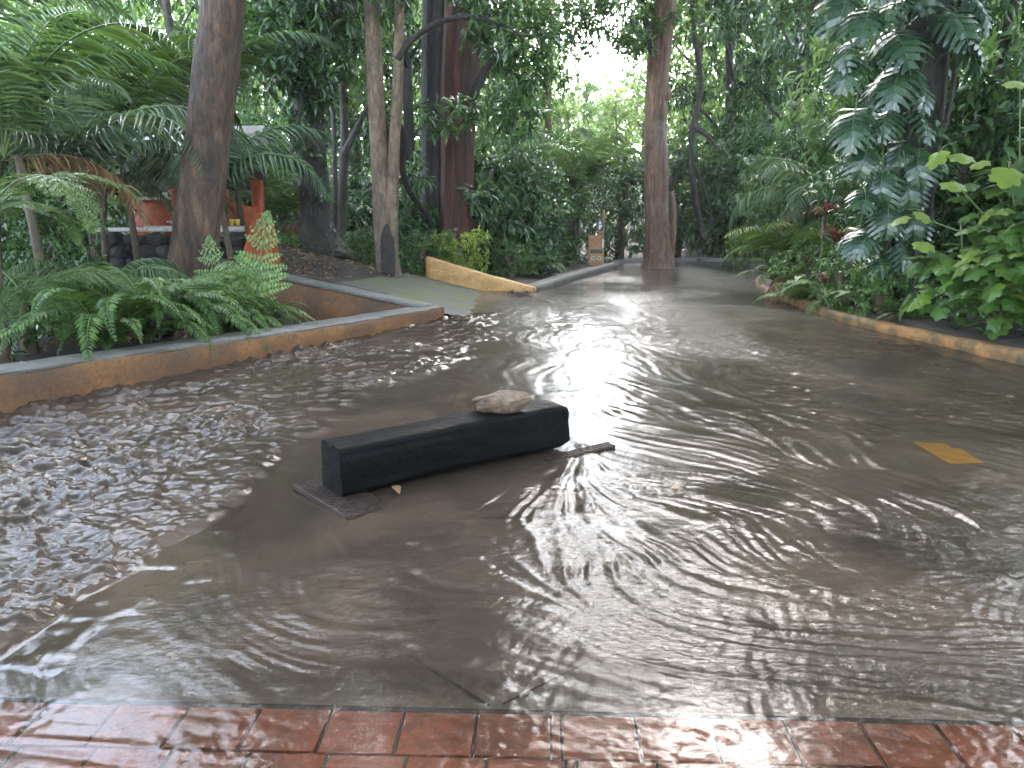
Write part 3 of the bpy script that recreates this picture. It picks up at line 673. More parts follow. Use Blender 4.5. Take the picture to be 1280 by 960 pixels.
# end grain caps
for nm,i0 in(('end_grain',0),('end_grain',ns)):
    mb=MB(); ring=[V[i0*k+j] for j in range(k)]; c=np.mean(ring,0)
    sg=-.002 if i0==0 else .002
    VV=[tuple(np.array(q)+np.array([bd[0],bd[1],0])*sg) for q in ring]
    V2=[tuple(c+(np.array(q)-c)*.5+np.array([bd[0],bd[1],0])*(sg*1.5)) for q in VV]
    VV+=V2+[tuple(c+np.array([bd[0],bd[1],0])*sg)]
    FF=[(j,k+j,k+(j+1)%k,(j+1)%k) if i0==0 else (j,(j+1)%k,k+(j+1)%k,k+j) for j in range(k)]+[(k+j,2*k,k+(j+1)%k) if i0==0 else (k+j,k+(j+1)%k,2*k) for j in range(k)]
    mb.add(VV,FF); mb.build(nm,M['black_end'],root)
def plate(name,cxy,sx,sy,rz,z,label,tilt=(0,0)):
    t=Matrix.Rotation(tilt[0],3,'X')@Matrix.Rotation(tilt[1],3,'Y')
    o=empty(name,(cxy[0],cxy[1],0),label=label,cat='steel plate')
    mb=MB(); mb.box((0,0,z),(sx,sy,.030),rz,bev=.004,tilt=t)
    mb.build('plate_body',M['steel'],o,smooth=False)
    mb=MB(); nx,ny=int(sx/.026),int(sy/.026)
    for i in range(nx):
        for j in range(ny):
            q=t@Vector((-sx/2+(i+.5)*sx/nx,-sy/2+(j+.5)*sy/ny,.0165)); c_,s_=math.cos(rz),math.sin(rz)
            an=rz+(R(45) if (i+j)%2 else R(-45))
            mb.box((q.x*c_-q.y*s_,q.x*s_+q.y*c_,z+q.z),(.022,.008,.006),an)
    mb.build('tread_pattern',M['steel'],o,smooth=False)
    return o
ang=math.atan2(bd[1],bd[0])
pc=np.array([-.96,3.86])+bd*.17+bp*.0
plate('steel_plate',np.array([-.905,3.94]),.27,.57,ang+.09,.032,'wet ribbed steel plate jutting out under the near end of the black beam',(R(2.0),R(2.5)))
pc2=np.array([.40,4.78])
plate('steel_plate',pc2-bp*.05,.50,.085,ang-.08,.020,'mostly sunken steel plate sticking out past the far end of the black beam',(R(5.0),R(-2.0)))
# stone
rg=np.random.default_rng(12); import bmesh
bm=bmesh.new(); bmesh.ops.create_icosphere(bm,subdivisions=5,radius=1)
for v in bm.verts:
    d=v.co.normalized(); n=float(fbm(d.x*1.3+3,d.y*1.3+d.z*1.7,91,4)); n2=float(vnoise(d.x*9,d.y*9+d.z*7,92))
    r=1+.13*n+.045*n2
    q=Vector((d.x*r*.172,d.y*r*.105,d.z*r*.078))
    if q.z>.036: q.z=.036+(q.z-.036)*.35+.012*float(vnoise(q.x*16,q.y*16,95))
    q.x*=1+.6*q.z; 
    if q.z<0: q.x*=1+1.8*q.z; q.y*=1+1.5*q.z
    if q.z<-.05: q.z=-.05+(q.z+.05)*.3
    if q.x>.07: q.z+=(q.x-.07)*.22
    v.co=q
me=bpy.data.meshes.new('stone'); bm.to_mesh(me); bm.free(); me.materials.append(M['stone'])
me.polygons.foreach_set('use_smooth',np.ones(len(me.polygons),bool))
sp=b0+bd*1.13+bp*.115
o=inst('stone',me,None,(sp[0],sp[1],ZB+HT+.058),(R(2),R(-3),R(10)))
tag(o,'flat topped rough grey brown stone resting on the black beam','stone')
# ================================================================ TREES WITH A LABEL EACH
def rpx(w,d): return w/2/F_PX*d
def trunk_from(mb, pts, d, seg=18, lump=.05, mat=0, flute=None, seed=0, dd=None, sub=5):
    """pts: (px,py,width_px); the trunk stands at distance d"""
    c=[P(a,b,d+(dd[i] if dd else 0)) for i,(a,b,_) in enumerate(pts)]; r=[rpx(w,d) for *_,w in pts]
    C=[];Rr=[];n=len(c)
    for i in range(n-1):
        p0=c[max(0,i-1)];p1=c[i];p2=c[i+1];p3=c[min(n-1,i+2)]
        for k in range(sub):
            t=k/sub
            C.append(.5*((2*p1)+(p2-p0)*t+(2*p0-5*p1+4*p2-p3)*t*t+(3*p1-p0-3*p2+p3)*t**3)); Rr.append(r[i]*(1-t)+r[i+1]*t)
    C.append(c[-1]);Rr.append(r[-1])
    return mb.tube(C,Rr,seg,mat,lump,flute,seed=seed)
def tree_root(name,x,y,label,cat='tree',group=None):
    return empty(name,(x,y,Hs(x,y)),label=label,cat=cat,group=group)
def put(mb,name,mats,root):
    """mesh built in world coordinates, hung under its root"""
    o=mb.build(name,mats); o.parent=root; o.location=-root.location; return o

# leaning trunk on the left
d=10.0; mb=MB()
trunk_from(mb,[(240,440,86),(238,400,68),(240,340,57),(252,240,53),(266,120,51),(279,0,49),(290,-130,47),(300,-300,42),(306,-520,34)],d,72,.04,0,ridges(5,14,.022),seed=1,sub=16)
mb.tube([P(300,-300,d),P(340,-420,d+.6),P(400,-560,d+1.2)],[.17,.12,.06],8); mb.tube([P(296,-240,d),P(230,-380,d+.3),P(150,-520,d+.3)],[.15,.1,.05],8)
r_=tree_root('leaning_tree',P(240,440,d).x,d,'thick dark brown trunk leaning right out of the ferns beside the red wall')
put(mb,'trunk',[M['bark_brown']],r_)
mb=MB(); c1=P(306,-520,d); foliage(mb,[(c1.x,d,c1.z,1.6,1.6,1.0,110),(c1.x-1.9,d+.6,c1.z-.3,1.2,1.3,.8,60),(c1.x+1.6,d+1.2,c1.z-.2,1.2,1.3,.8,60)],.2,.07,9,11)
put(mb,'crown',[M['leaf_dark']],r_)

# pale twin trunk
d=14.4; mb=MB()
trunk_from(mb,[(487,362,42),(486,342,30),(480,290,24),(476,230,21),(470,120,19),(465,0,18),(462,-150,17),(455,-330,13)],d,40,.04,0,ridges(4,16,.03),seed=2,sub=10)
trunk_from(mb,[(486,362,36),(486,330,24),(489,270,17),(492,200,14),(497,110,12),(500,0,11),(505,-140,10),(515,-300,7)],d-.05,30,.05,1,ridges(4,16,.03),seed=3,sub=10)
trunk_from(mb,[(486,345,18),(484,300,17),(484,286,10),(484,280,4)],d-.16,10,.12,2,seed=4)
trunk_from(mb,[(497,75,9),(510,55,8),(535,35,7),(565,23,6.5),(600,22,6),(630,32,5),(655,45,3.5),(690,40,2)],d-.1,8,.06,2,seed=5)
trunk_from(mb,[(492,200,7),(480,150,7),(476,100,6),(470,50,5)],d+.25,8,.06,2,seed=6)
trunk_from(mb,[(497,150,6),(505,175,10),(502,205,8),(510,235,8),(525,258,8),(536,276,6),(540,292,4)],d+.8,8,.10,2,seed=7,dd=[-.7,-.3,0,.4,1,1.8,2.3])
r_=tree_root('twin_trunk_tree',P(486,350,d).x,d,'pale brown tree that forks low into two trunks at the top of the mossy ramp')
put(mb,'trunk',[M['bark_pale'],M['bark_pale'],M['bark_dark']],r_)
def lob(px,py,d,rx,ry,rz,n): p=P(px,py,d); return (p.x,p.y,p.z,rx,ry,rz,n)
mb=MB(); foliage(mb,[lob(640,30,14.6,.9,.7,.55,60),lob(655,95,14.9,.65,.6,.5,45),lob(600,-20,14.4,1.1,.9,.45,60),lob(560,145,15.2,.55,.5,.32,28),lob(650,140,15.6,.6,.6,.5,38),lob(520,215,15.8,.35,.35,.3,12),
  lob(470,-260,14.4,1.8,1.8,1.2,150),lob(600,-230,13.8,1.4,1.4,1.0,90),lob(420,-10,14.2,1.0,.8,.5,60)],.24,.065,10,21,'8',droop=.75,spread=.3)
put(mb,'crown',[M['leaf_dark']],r_)

# massive fluted trunk
d=17.5; mb=MB()
fl=lambda t,a: .10*np.sin(5*a+.6)+.06*np.sin(9*a+2)+.05*np.sin(14*a)+(.25*np.maximum(0,1-t*6))*np.abs(np.sin(2.5*a))
trunk_from(mb,[(571,312,52),(571,280,41),(570,200,37),(572,100,42),(580,0,46),(588,-120,46),(598,-320,38),(606,-560,26)],d,44,.03,0,fl,seed=8,sub=6)
trunk_from(mb,[(543,312,44),(544,280,34),(545,200,32),(546,100,34),(548,0,36),(550,-140,32),(550,-320,20)],d+.35,36,.05,1,fl,seed=9,sub=6)
trunk_from(mb,[(590,120,14),(600,100,11),(612,80,9),(630,60,6)],d-.2,8,.06,1,seed=10)
r_=tree_root('massive_tree',P(565,300,d).x,d,'massive dark fluted trunk with reddish bark behind the twin trunked tree')
put(mb,'trunk',[M['bark_red'],M['bark_dark']],r_)
mb=MB(); foliage(mb,[lob(600,-560,17.5,3.8,3.4,2.2,420),lob(500,-380,17.8,2.3,2.2,1.6,200),lob(700,-430,17.0,2.2,2.2,1.4,190),lob(600,60,18.6,1.0,.8,.9,70)],.2,.06,9,22); put(mb,'crown',[M['leaf_dark']],r_)

# dark flared trunk wrapped in climbing leaves
d=15.6; mb=MB()
fl2=lambda t,a:(.32*np.maximum(0,1-t*6))*np.abs(np.sin(2.5*a+.4))
trunk_from(mb,[(404,322,64),(401,306,50),(396,280,38),(393,240,34),(389,180,36),(384,90,34),(378,0,32),(370,-150,28),(365,-350,18)],d,44,.06,0,ridges(5,14,.035,fl2),seed=11,sub=10)
trunk_from(mb,[(384,150,12),(360,100,11),(335,40,10),(320,-20,9)],d,8,.06,0,seed=12)
trunk_from(mb,[(412,316,10),(428,318,8),(446,324,4)],d-.4,8,.1,0,seed=13)
r_=tree_root('ivy_clad_tree',P(400,315,d).x,d,'dark tree with a flaring root base and leaves climbing its trunk on the terrace')
put(mb,'trunk',[M['bark_dark']],r_)
mb=MB(); foliage(mb,[lob(372,40,14.9,1.0,.8,.85,95),lob(400,95,15.0,.75,.6,.6,60),lob(330,60,15.6,.8,.8,.7,70),lob(345,-10,14.6,1.2,1.0,.6,90),lob(425,20,15.6,.6,.7,.6,50),lob(412,-30,14.8,.8,.8,.6,60),lob(370,-260,15.6,1.8,1.8,1.4,140)],.22,.07,10,23,'8',droop=.7,spread=.35)
put(mb,'crown',[M['leaf_dark']],r_)
mb=MB(); foliage(mb,[lob(387,140,15.5,.36,.36,.5,80),lob(390,200,15.5,.32,.33,.45,50),lob(385,90,15.5,.38,.38,.5,70),lob(400,250,15.5,.2,.3,.3,12)],.11,.07,8,24,'4',droop=.9,spread=.8)
put(mb,'climbing_leaves',[M['leaf_dark']],r_)

# slim grey trunk with a slanting limb
d=17.0; mb=MB()
trunk_from(mb,[(428,315,13),(428,280,11),(429,220,11),(431,190,12),(430,140,10),(427,60,9),(424,-40,8),(420,-220,6)],d,12,.06,0,seed=14)
trunk_from(mb,[(430,192,9),(440,172,8),(452,148,7),(466,120,6),(480,80,5)],d-.1,8,.05,0,seed=15)
trunk_from(mb,[(420,310,8),(419,250,7),(418,180,6),(414,100,5)],d+.5,8,.05,0,seed=16)
r_=tree_root('slim_tree',P(428,310,d).x,d,'slim greenish grey trunk with a slanting limb between the flared trunk and the twin trunks')
put(mb,'trunk',[M['bark_grey']],r_)
mb=MB(); foliage(mb,[lob(440,100,17.4,.7,.7,.6,50),lob(470,50,17.6,.8,.8,.6,55),lob(430,-30,17,1.1,1.1,.9,90),lob(420,-230,17,1.9,1.8,1.3,160)],.2,.06,9,25); put(mb,'crown',[M['leaf_mid']],r_)

# the tree that stands in the road
d=21.5; mb=MB()
fl3=lambda t,a:.05*np.sin(5*a+1)+.03*np.sin(11*a)+(.30*np.maximum(0,1-t*9))*np.abs(np.sin(3*a))
trunk_from(mb,[(823,345,46),(823,332,39),(822,310,32),(821,270,29),(820,200,27),(820,150,25),(822,100,25),(827,40,26),(831,0,26),(836,-120,24),(842,-300,18)],d,56,.04,0,ridges(5,14,.03,fl3),seed=17,sub=10)
trunk_from(mb,[(838,338,10),(840,300,9),(842,262,8),(839,240,5)],d+.1,10,.1,0,seed=18)
trunk_from(mb,[(822,75,13),(812,55,10),(808,30,8),(800,-10,6),(780,-60,4)],d-.1,8,.08,1,seed=19)
trunk_from(mb,[(830,120,14),(834,118,12),(836,108,4)],d-.1,8,.1,0,seed=20)
r_=tree_root('roadside_tree',P(823,338,d).x,d,'tall straight red brown trunk standing in the flooded road in front of the far kerb')
put(mb,'trunk',[M['bark_centre'],M['bark_dark']],r_)
mb=MB(); foliage(mb,[lob(770,18,21.2,1.2,1.1,.6,120),lob(715,5,20.8,1.3,1.1,.6,130),lob(680,40,21.5,.7,.8,.6,60),lob(790,45,21.0,.5,.6,.35,30),lob(725,38,21,.6,.6,.25,26),lob(845,10,21.6,.9,1.0,.8,70),lob(815,-60,21.4,1.8,1.6,.8,160),lob(730,60,21.2,.5,.6,.22,16),lob(800,60,21.0,.4,.4,.35,16),lob(842,-330,21.5,3.2,3,1.6,300),lob(700,-120,19.5,1.7,1.7,.8,120)],.22,.075,9,26,'4'); put(mb,'crown',[M['leaf_mid']],r_)

# ---------------------------------------------------------------- roof of leaves added to these trees over the road, for shade and reflections
def canopy(n,x0,x1,y0,y1,seed,owner=None,leaf='leaf_dark',keep=1.0):
    rg=np.random.default_rng(seed); x=rg.uniform(x0,x1,n); y=rg.uniform(y0,y1,n)
    az=np.degrees(np.arctan2(x,y)); el=np.degrees(np.arctan2(8.5,np.hypot(x,y)))
    # ragged wedge widening along the road, shaped for the sky's reflection in the water
    gap=sstep(-4,3,az+3.5*fbm(x*.35,y*.35,55,3))*sstep(40,30,az+4*fbm(x*.3,y*.3,56,3))*sstep(31,25.5,el)*(y>0)*(.72+.28*sstep(15,21,el))
    gap=np.maximum(gap,1.1*sstep(-74,-64,az+5*fbm(x*.35,y*.35,59,3))*sstep(-16,-24,az+5*fbm(x*.3,y*.3,60,3))*sstep(20,25,el)*sstep(66,54,el)*(y>0))  # second opening, put in to brighten the choppy water on the left
    dens=fbm(x*.42,y*.42,57,3)+.8*sstep(26,31,el)*sstep(-8,0,az)*sstep(42,34,az)*(y>0)  # leaves packed denser to cut the glare on the front tiles
    k=(rg.uniform(size=n)>gap*GAPF)&(dens+rg.uniform(-.25,.25,n)>-.42)
    x,y=x[k],y[k]; z=10.2+1.6*fbm(x*.16,y*.16,58,2)+rg.normal(size=len(x))*.55
    mb=MB(); per=9; C=np.repeat(np.column_stack([x,y,z]),per,0); m=len(C)
    D=rdir(rg,m)*np.array([1,1,.45])+np.array([0,0,-.35]); leaves(mb,C+rdir(rg,m)*.28,D,np.tile([0,0,1.0],(m,1))+rg.normal(size=(m,3))*.35,rg.uniform(.32,.56,m),rg.uniform(.14,.24,m))
    if owner is not None and len(x):
        hub=np.array(owner); pts=np.column_stack([x,y,z]); ends=pts[rg.choice(len(pts),9,replace=False)]
        for i,e in enumerate(ends):
            st=hub+np.array([0,0,-1.6*rg.uniform()]); mid=st*.5+e*.5+np.array([rg.normal()*.4,rg.normal()*.4,-.2+.5*rg.normal()*.6]); 
            c=[st,st*.75+mid*.25+np.array([0,0,.1]),mid,mid*.45+e*.55+rg.normal(size=3)*.2,e]
            mb.tube(c,[.13,.105,.075,.045,.02],7,1,.06,seed=i)
        for q in pts[::14]:
            j=np.argmin(np.linalg.norm(ends-q,axis=1)); e=ends[j]; 
            if np.linalg.norm(e-q)<5: mb.tube([e*.8+hub*.2,(e+q)/2+rg.normal(size=3)*.25,q],[.028,.018,.008],5,1)
    return mb
GAPF=.80
def shade_crown(label,box,n,seed,hub):
    o=[q for q in bpy.data.objects if q.get('label','').startswith(label)][0]
    put(canopy(n,*box,seed,hub),'shading_crown',[M['leaf_dark'],M['bark_dark']],o)
shade_crown('thick dark brown trunk leaning',(-11,-.5,-2,11),1800,401,(P(306,-520,10).x,10,P(306,-520,10).z-.6))
shade_crown('pale brown tree that forks',(-9,2,11,18),700,402,(P(455,-330,14.4).x,14.4,8.5))
shade_crown('massive dark fluted',(-10,3,18,30),900,403,(P(606,-560,17.5).x,17.5,9.5))
shade_crown('tall straight red brown',(2,10,12,30),1500,404,(P(842,-300,21.5).x,21.5,9.4))
shade_crown('dark trunk on the right',(-.5,13,-2,12),1350,405,(P(1172,-220,11.3).x,11.3,8.5)) if False else None
CANOPY_RIGHT=True

# ================================================================ GENERIC CROWNS FOR THE WOOD BEHIND
def tree_mesh(seed,h,rad,low,nl,clumps,L,W,tmpl='4',droop=.5):
    rg=np.random.default_rng(seed); lobes=[]; mt=MB()
    mt.tube([(0,0,-.3),(.05*rg.normal(),0,h*.3),(.2*rg.normal(),.15*rg.normal(),h*.65),(.3*rg.normal(),.2*rg.normal(),h*.95)],[.17,.14,.10,.04],9,0,.06,seed=seed)
    for i in range(nl):
        f=(i+.5)/nl; z=low+(h-low)*f; a=i*2.4+rg.uniform(-.4,.4); rr=rad*(math.sin(math.pi*min(1,.22+.72*f))**.6)*rg.uniform(.35,.72)
        s=rad*rg.uniform(.34,.58)
        c=(rr*math.cos(a),rr*math.sin(a),z); lobes.append((*c,s,s,s*.7,clumps))
        mt.tube([(0,0,max(.2,z-s*.9)),(c[0]*.5,c[1]*.5,z-s*.35),c],[.06,.04,.015],6,0,.05,seed=seed+i)
    mb=MB(); foliage(mb,lobes,L,W,9,seed,tmpl,droop=droop); return mt,mb
KIND={}
def kind(name,seed,h,rad,low,nl,cl,L,W,leaf,bark,**k):
    mt,mb=tree_mesh(seed,h,rad,low,nl,cl,L,W,**k); KIND[name]=(mt.mesh('trunk',[M[bark]]),mb.mesh('crown',[M[leaf]]))
kind('dark_tall',101,9.5,2.7,.5,15,85,.24,.085,'leaf_dark','bark_dark')
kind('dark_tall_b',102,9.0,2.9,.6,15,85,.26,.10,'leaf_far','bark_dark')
kind('mid_tall',103,9.2,2.6,.6,15,85,.22,.08,'leaf_mid','bark_grey')
kind('light_tall',104,8.5,2.5,.9,13,75,.22,.09,'leaf_light','bark_grey')
kind('dark_bush',105,2.6,1.25,.25,8,62,.17,.055,'leaf_dark','stalk_brown')
kind('mid_bush',106,2.4,1.3,.25,8,62,.16,.06,'leaf_mid','stalk_brown')
kind('glossy_bush',107,2.3,1.2,.2,8,48,.26,.075,'leaf_dark','stalk_brown',droop=.8,tmpl='8')
kind('light_bush',108,2.2,1.2,.25,7,55,.15,.07,'leaf_light','stalk_brown')
kind('low_bush',109,1.0,.75,.12,6,42,.12,.05,'leaf_mid','stalk_brown')
def plant(name,kd,px,d,s,label,cat,group=None,rz=None,sz=1.0,z=0.0):
    x=X(px,d); root=empty(name,(x,d,Hs(x,d)+z),rz if rz is not None else random.uniform(0,6.28),label,cat,group,1)
    root.scale=(s,s,s*sz); a,b=KIND[kd]
    inst('trunk' if cat=='tree' else 'stem',a,root); inst('crown' if cat=='tree' else 'foliage',b,root); return root
FAR='trees of the wood behind the flooded road'
for kd,px,d,s,lab in [
 ('mid_tall',-60,25,1.0,'tree with soft mid green leaves at the far left end of the wood'),  # lighter leaf colours from here to the tin roof stand in for backlight
 ('light_tall',60,27,1.0,'leafy tree far behind the tallest palm at the left end of the wood'),
 ('light_tall',150,31,1.1,'tree with leaves coloured paler for backlight, far behind the leaning trunk, on its left side'),
 ('mid_tall',235,26,.95,'mid green tree whose leaves show far back behind the tin roof'),
 ('dark_tall_b',315,30,1.1,'dim green tree far behind the arching palm fronds beside the leaning trunk'),
 ('dark_tall',375,24,1.0,'dark leafed tree directly behind the ivy clad trunk'),
 ('mid_tall',448,28,1.0,'mid green tree seen between the slim trunk and the pale twin trunks'),
 ('dark_tall',515,25,1.05,'dark leafed tree seen between the pale twin trunks and the massive trunk'),
 ('dark_tall_b',585,32,1.1,'dim green tree rising straight behind the massive trunk'),
 ('mid_tall',640,27,.98,'bushy green tree right of the massive trunk, over the dark shrubs'),
 ('light_tall',688,36,.72,'pale sunlit tree at the left edge of the bright sky gap'),
 ('dark_tall_b',730,40,.52,'low dim tree closing the view under the bright sky gap'),
 ('light_tall',765,34,.50,'low pale green tree just left of the straight trunk under the sky gap'),
 ('light_tall',800,42,.80,'light green tree half hidden by the straight roadside trunk'),
 ('light_tall',862,31,1.0,'light green tree just right of the straight roadside trunk'),
 ('dark_tall',905,27.5,1.0,'dark tree standing behind the far right end of the road'),
 ('dark_tall_b',945,31,1.15,'dim tall tree far behind the bend of the road'),
 ('dark_tall',985,24.5,1.05,'dark leafed tree above the bend where the kerb curls away'),
 ('mid_tall',1040,26,1.05,'mid green tree behind the leaf draped trunk, on its left'),
 ('dark_tall',1085,20,.95,'dark tree directly behind the trunk draped in split leaves'),
 ('dark_tall_b',1165,18,1.0,'dim dark tree right behind the split leaved trunk on the bank'),
 ('dark_tall',1225,15.5,.85,'dark leafed tree on the bank above the large leaved bush'),
 ('dark_tall_b',1330,13.5,.9,'dim tree at the right end of the bank behind the large leaved bush'),
]: plant('wood_tree',kd,px,d,s,lab,'tree',FAR,sz=1.0 if 655<px<850 else 1.45)
rg=np.random.default_rng(66); lb=[]
for a in np.arange(-52,62,2.3):
    for rowd in (44,52):
        d_=rowd+rg.uniform(-2,2); x=math.tan(R(a))*d_; zt=(rg.uniform(15,25) if not .5<a<10.5 else rg.uniform(7.2,8.8))
        for z_ in np.arange(4.4,max(zt,5.5),2.6): lb.append((x+rg.uniform(-1,1),d_,z_,2.4,1.6,1.8,46))
mb=MB(); foliage(mb,lb,.55,.24,7,66,'4')
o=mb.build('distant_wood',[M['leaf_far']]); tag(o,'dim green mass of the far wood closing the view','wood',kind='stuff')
# thin bare stems seen in the wood
d=29; mb=MB(); trunk_from(mb,[(688,260,7),(686,180,8),(685,110,9),(688,60,8),(692,-40,6)],d,8,.05,seed=30); r_=tree_root('bare_stem',P(687,260,d).x,d,'thin pale bare stem standing in the bright part of the wood',cat='tree'); put(mb,'trunk',[M['bark_pale']],r_)
d=24; mb=MB(); trunk_from(mb,[(880,300,9),(868,240,8),(864,170,7),(876,110,6),(868,40,6),(862,-60,5)],d,8,.08,seed=31); trunk_from(mb,[(866,160,6),(884,170,5),(900,190,4)],d,6,.05,seed=32); trunk_from(mb,[(868,205,5),(885,250,4),(890,290,3)],d,6,.05,seed=33)
r_=tree_root('bare_stem',P(878,290,d).x,d,'dark crooked bare stem right of the roadside trunk with grey hanging limbs',cat='tree'); put(mb,'trunk',[M['bark_dark']],r_)

# bushes
B='bushes bordering the road and terrace'
for kd,px,d,s,lab,sz in [
 ('glossy_bush',612,18.2,.95,'dark glossy bush right of the massive trunk above the orange parapet',1.1),
 ('dark_bush',655,19.0,1.0,'dark dense bush behind the bright green fern by the kerb wall',1.1),
 ('glossy_bush',680,21.0,.85,'glossy dark bush between the bright fern and the wooden post',1.15),
 ('dark_bush',715,23.0,1.0,'dark bush crowding the wooden post from behind',1.2),
 ('dark_bush',775,24.6,1.0,'dark bush behind the far kerb between the wooden post and roadside trunk',1.25),
 ('dark_bush',845,25.0,1.1,'dark bush at the far kerb directly behind the roadside trunk',1.2),
 ('mid_bush',890,25.2,1.1,'olive green bush above the far kerb right of the roadside trunk',1.2),
 ('dark_bush',935,24.4,1.1,'dark bush where the far kerb meets the bend',1.25),
 ('mid_bush',965,21.0,1.0,'mid green bush above the tip where the right kerb curls away',1.3),
 ('dark_bush',1000,18.6,1.0,'dark bush behind the drooping palm at the curl of the kerb',1.2),
 ('mid_bush',1040,16.5,1.0,'mid green bush on the bank behind the red bromeliads',1.25),
 ('dark_bush',1075,13.5,.8,'dark bush low behind the foot of the split leaved trunk',1.1),
 ('dark_bush',1175,12.3,.9,'dark bush in the shade between split leaved trunk and large leaved bush',1.2),
 ('glossy_bush',1230,11.6,1.0,'glossy dark bush rising behind the large leaved bush',1.2),
 ('mid_bush',420,19.0,.8,'mid green bush behind the slim grey trunk on the terrace',1.0),
 ('glossy_bush',462,18.6,.75,'glossy broad leaved bush behind the pale twin trunks, on their left',1.1),
 ('glossy_bush',515,17.2,.6,'dark glossy bush between the twin trunks and the massive trunk',1.0),
 ('mid_bush',350,18.5,.9,'hazy green bush behind the red buttress on the terrace',1.1),
 ('dark_bush',300,19.5,1.1,'dark bush behind the red wall, right of the leaning trunk',1.2),
 ('mid_bush',80,13.0,1.0,'mid green bush behind the palms at the left edge',1.3),
 ('mid_bush',-20,10.5,.8,'mid green bush at the very left edge behind the tree fern',1.3),
 ('mid_bush',180,18.5,1.2,'mid green bush left of the tin roof behind the palms',1.3),
 ('dark_bush',60,9.3,.6,'dark low bush in the shade under the left palms',1.0),
]: plant('bush',kd,px,d,s,lab,'bush',B,sz=sz)
for kd,px,d,s,lab in [('low_bush',525,15.9,.75,'small dark leaved bush with red flowers at the left end of the orange parapet'),('low_bush',452,16.3,.6,'small bush at the root of the flared trunk'),('low_bush',545,16.2,.8,'small olive bush just behind the orange parapet'),('low_bush',640,17.3,.7,'low bush behind the kerb wall near the parapet'),
   ('low_bush',700,20.6,.6,'low bush beside the kerb wall close to the wooden post'),('low_bush',1065,11.6,.8,'low bush behind the mossy kerb under the split leaved trunk'),('low_bush',1110,10.6,.7,'low bush behind the mossy kerb left of the large leaved bush'),('low_bush',1015,13.2,.8,'low bush behind the mossy kerb beside the drooping palm')]:
    plant('bush',kd,px,d,s,lab,'bush',B)
# red flowers on the small bush
rb=[o for o in bpy.data.objects if o.get('label','').startswith('small dark leaved bush with red')][0]
rg=np.random.default_rng(5)
for k in range(4):
    mb=MB(); q=rdir(rg,7)*np.array([1,1,.5]); leaves(mb,np.zeros((7,3)),q,np.tile([0,0,1.0],(7,1)),.05,.04); 
    o=inst('flower',mb.mesh('flower',[M['red_petal']]),rb,(rg.uniform(-.5,.3),-.45+rg.uniform(-.2,.1),.55+rg.uniform(-.2,.3)))
# lime green shrub behind the parapet
d=15.9
def custom_bush(name,label,px,d,lobes,L,W,mat,seed,per=9,tmpl='4',stems=6,**k):
    x=X(px,d); r_=empty(name,(x,d,Hs(x,d)),label=label,cat='bush'); mb=MB(); ms=MB()
    foliage(mb,lobes,L,W,per,seed,tmpl,**k); 
    for i,l in enumerate(lobes): ms.tube([(x,d,Hs(x,d)-.1),((x+l[0])/2,(d+l[1])/2,(Hs(x,d)+l[2])/2),(l[0],l[1],l[2]+l[5]*.7)],[.02,.014,.006],5)
    put(mb,'foliage',[M[mat]],r_); put(ms,'stem',[M['stalk_brown']],r_); return r_
custom_bush('lime_shrub','yellow green shrub glowing behind the orange parapet at the foot of the massive trunk',575,d,[lob(572,316,d,.42,.3,.26,60),lob(592,300,d,.26,.2,.2,34),lob(556,305,d,.22,.22,.2,20),lob(600,325,d,.2,.2,.2,20),lob(585,335,d,.3,.25,.15,24)],.10,.042,'leaf_lime',41,out=.8,droop=.2)

# ================================================================ PALMS
FR={}
for i in range(3):
    FR['palm',i]=frond(2.7,R(72),R(100+14*i),38,.62,.027,200+i,('palm','stalk'),vee=.30,hang=.35,rr=.018,sway=.5)
    FR['palm_grey',i]=frond(2.5,R(62),R(112+14*i),38,.58,.029,210+i,('palm_grey','stalk'),vee=.15,hang=.55,rr=.018,sway=.5)
    FR['palm_bright',i]=frond(2.5,R(70),R(92+14*i),38,.58,.030,220+i,('palm_bright','stalk'),vee=.35,hang=.3,rr=.018,sway=.5)
    FR['fern',i]=frond(1.05,R(62),R(105+20*i),40,.13,.028,230+i,('fern','stalk'),vee=.1,hang=.12,prof='fern',rr=.006,start=.08,tmpl='4',sway=.6)
    FR['fern_b',i]=frond(1.05,R(58),R(95+20*i),40,.13,.03,240+i,('palm_bright','stalk'),vee=.1,hang=.12,prof='fern',rr=.006,start=.08,tmpl='4',sway=.6)
    FR['tree_fern',i]=bipinnate(1.7,R(45),R(100+15*i),24,.42,.06,.018,250+i,('palm_bright','stalk'),hang=.22,prof='sin')
    FR['tree_fern_d',i]=bipinnate(1.6,R(40),R(115+15*i),24,.40,.06,.018,256+i,('fern','stalk'),hang=.3,prof='sin')
FR['dead',0]=frond(1.9,R(20),R(95),40,.34,.022,290,('dead_leaf','stalk_brown'),vee=.0,hang=.9,rr=.014,sway=.5,rag=.2)
FR['dead_fern',0]=frond(.85,R(30),R(120),34,.09,.022,291,('dead_leaf','stalk_brown'),vee=0,hang=.4,prof='fern',rr=.005,start=.1,tmpl='4',rag=.2)
FR['bracken',0]=bipinnate(1.1,R(87),R(12),8,.46,.075,.030,260,('fern_pale','stalk'),hang=.10,start=.36,subpairs=15)
FR['bracken',1]=bipinnate(.85,R(80),R(24),8,.38,.062,.026,261,('fern_pale','stalk'),hang=.15,start=.3,subpairs=14)
FR['bracken',2]=bipinnate(.8,R(70),R(40),8,.34,.058,.024,262,('fern','stalk'),hang=.2,start=.25,subpairs=14)
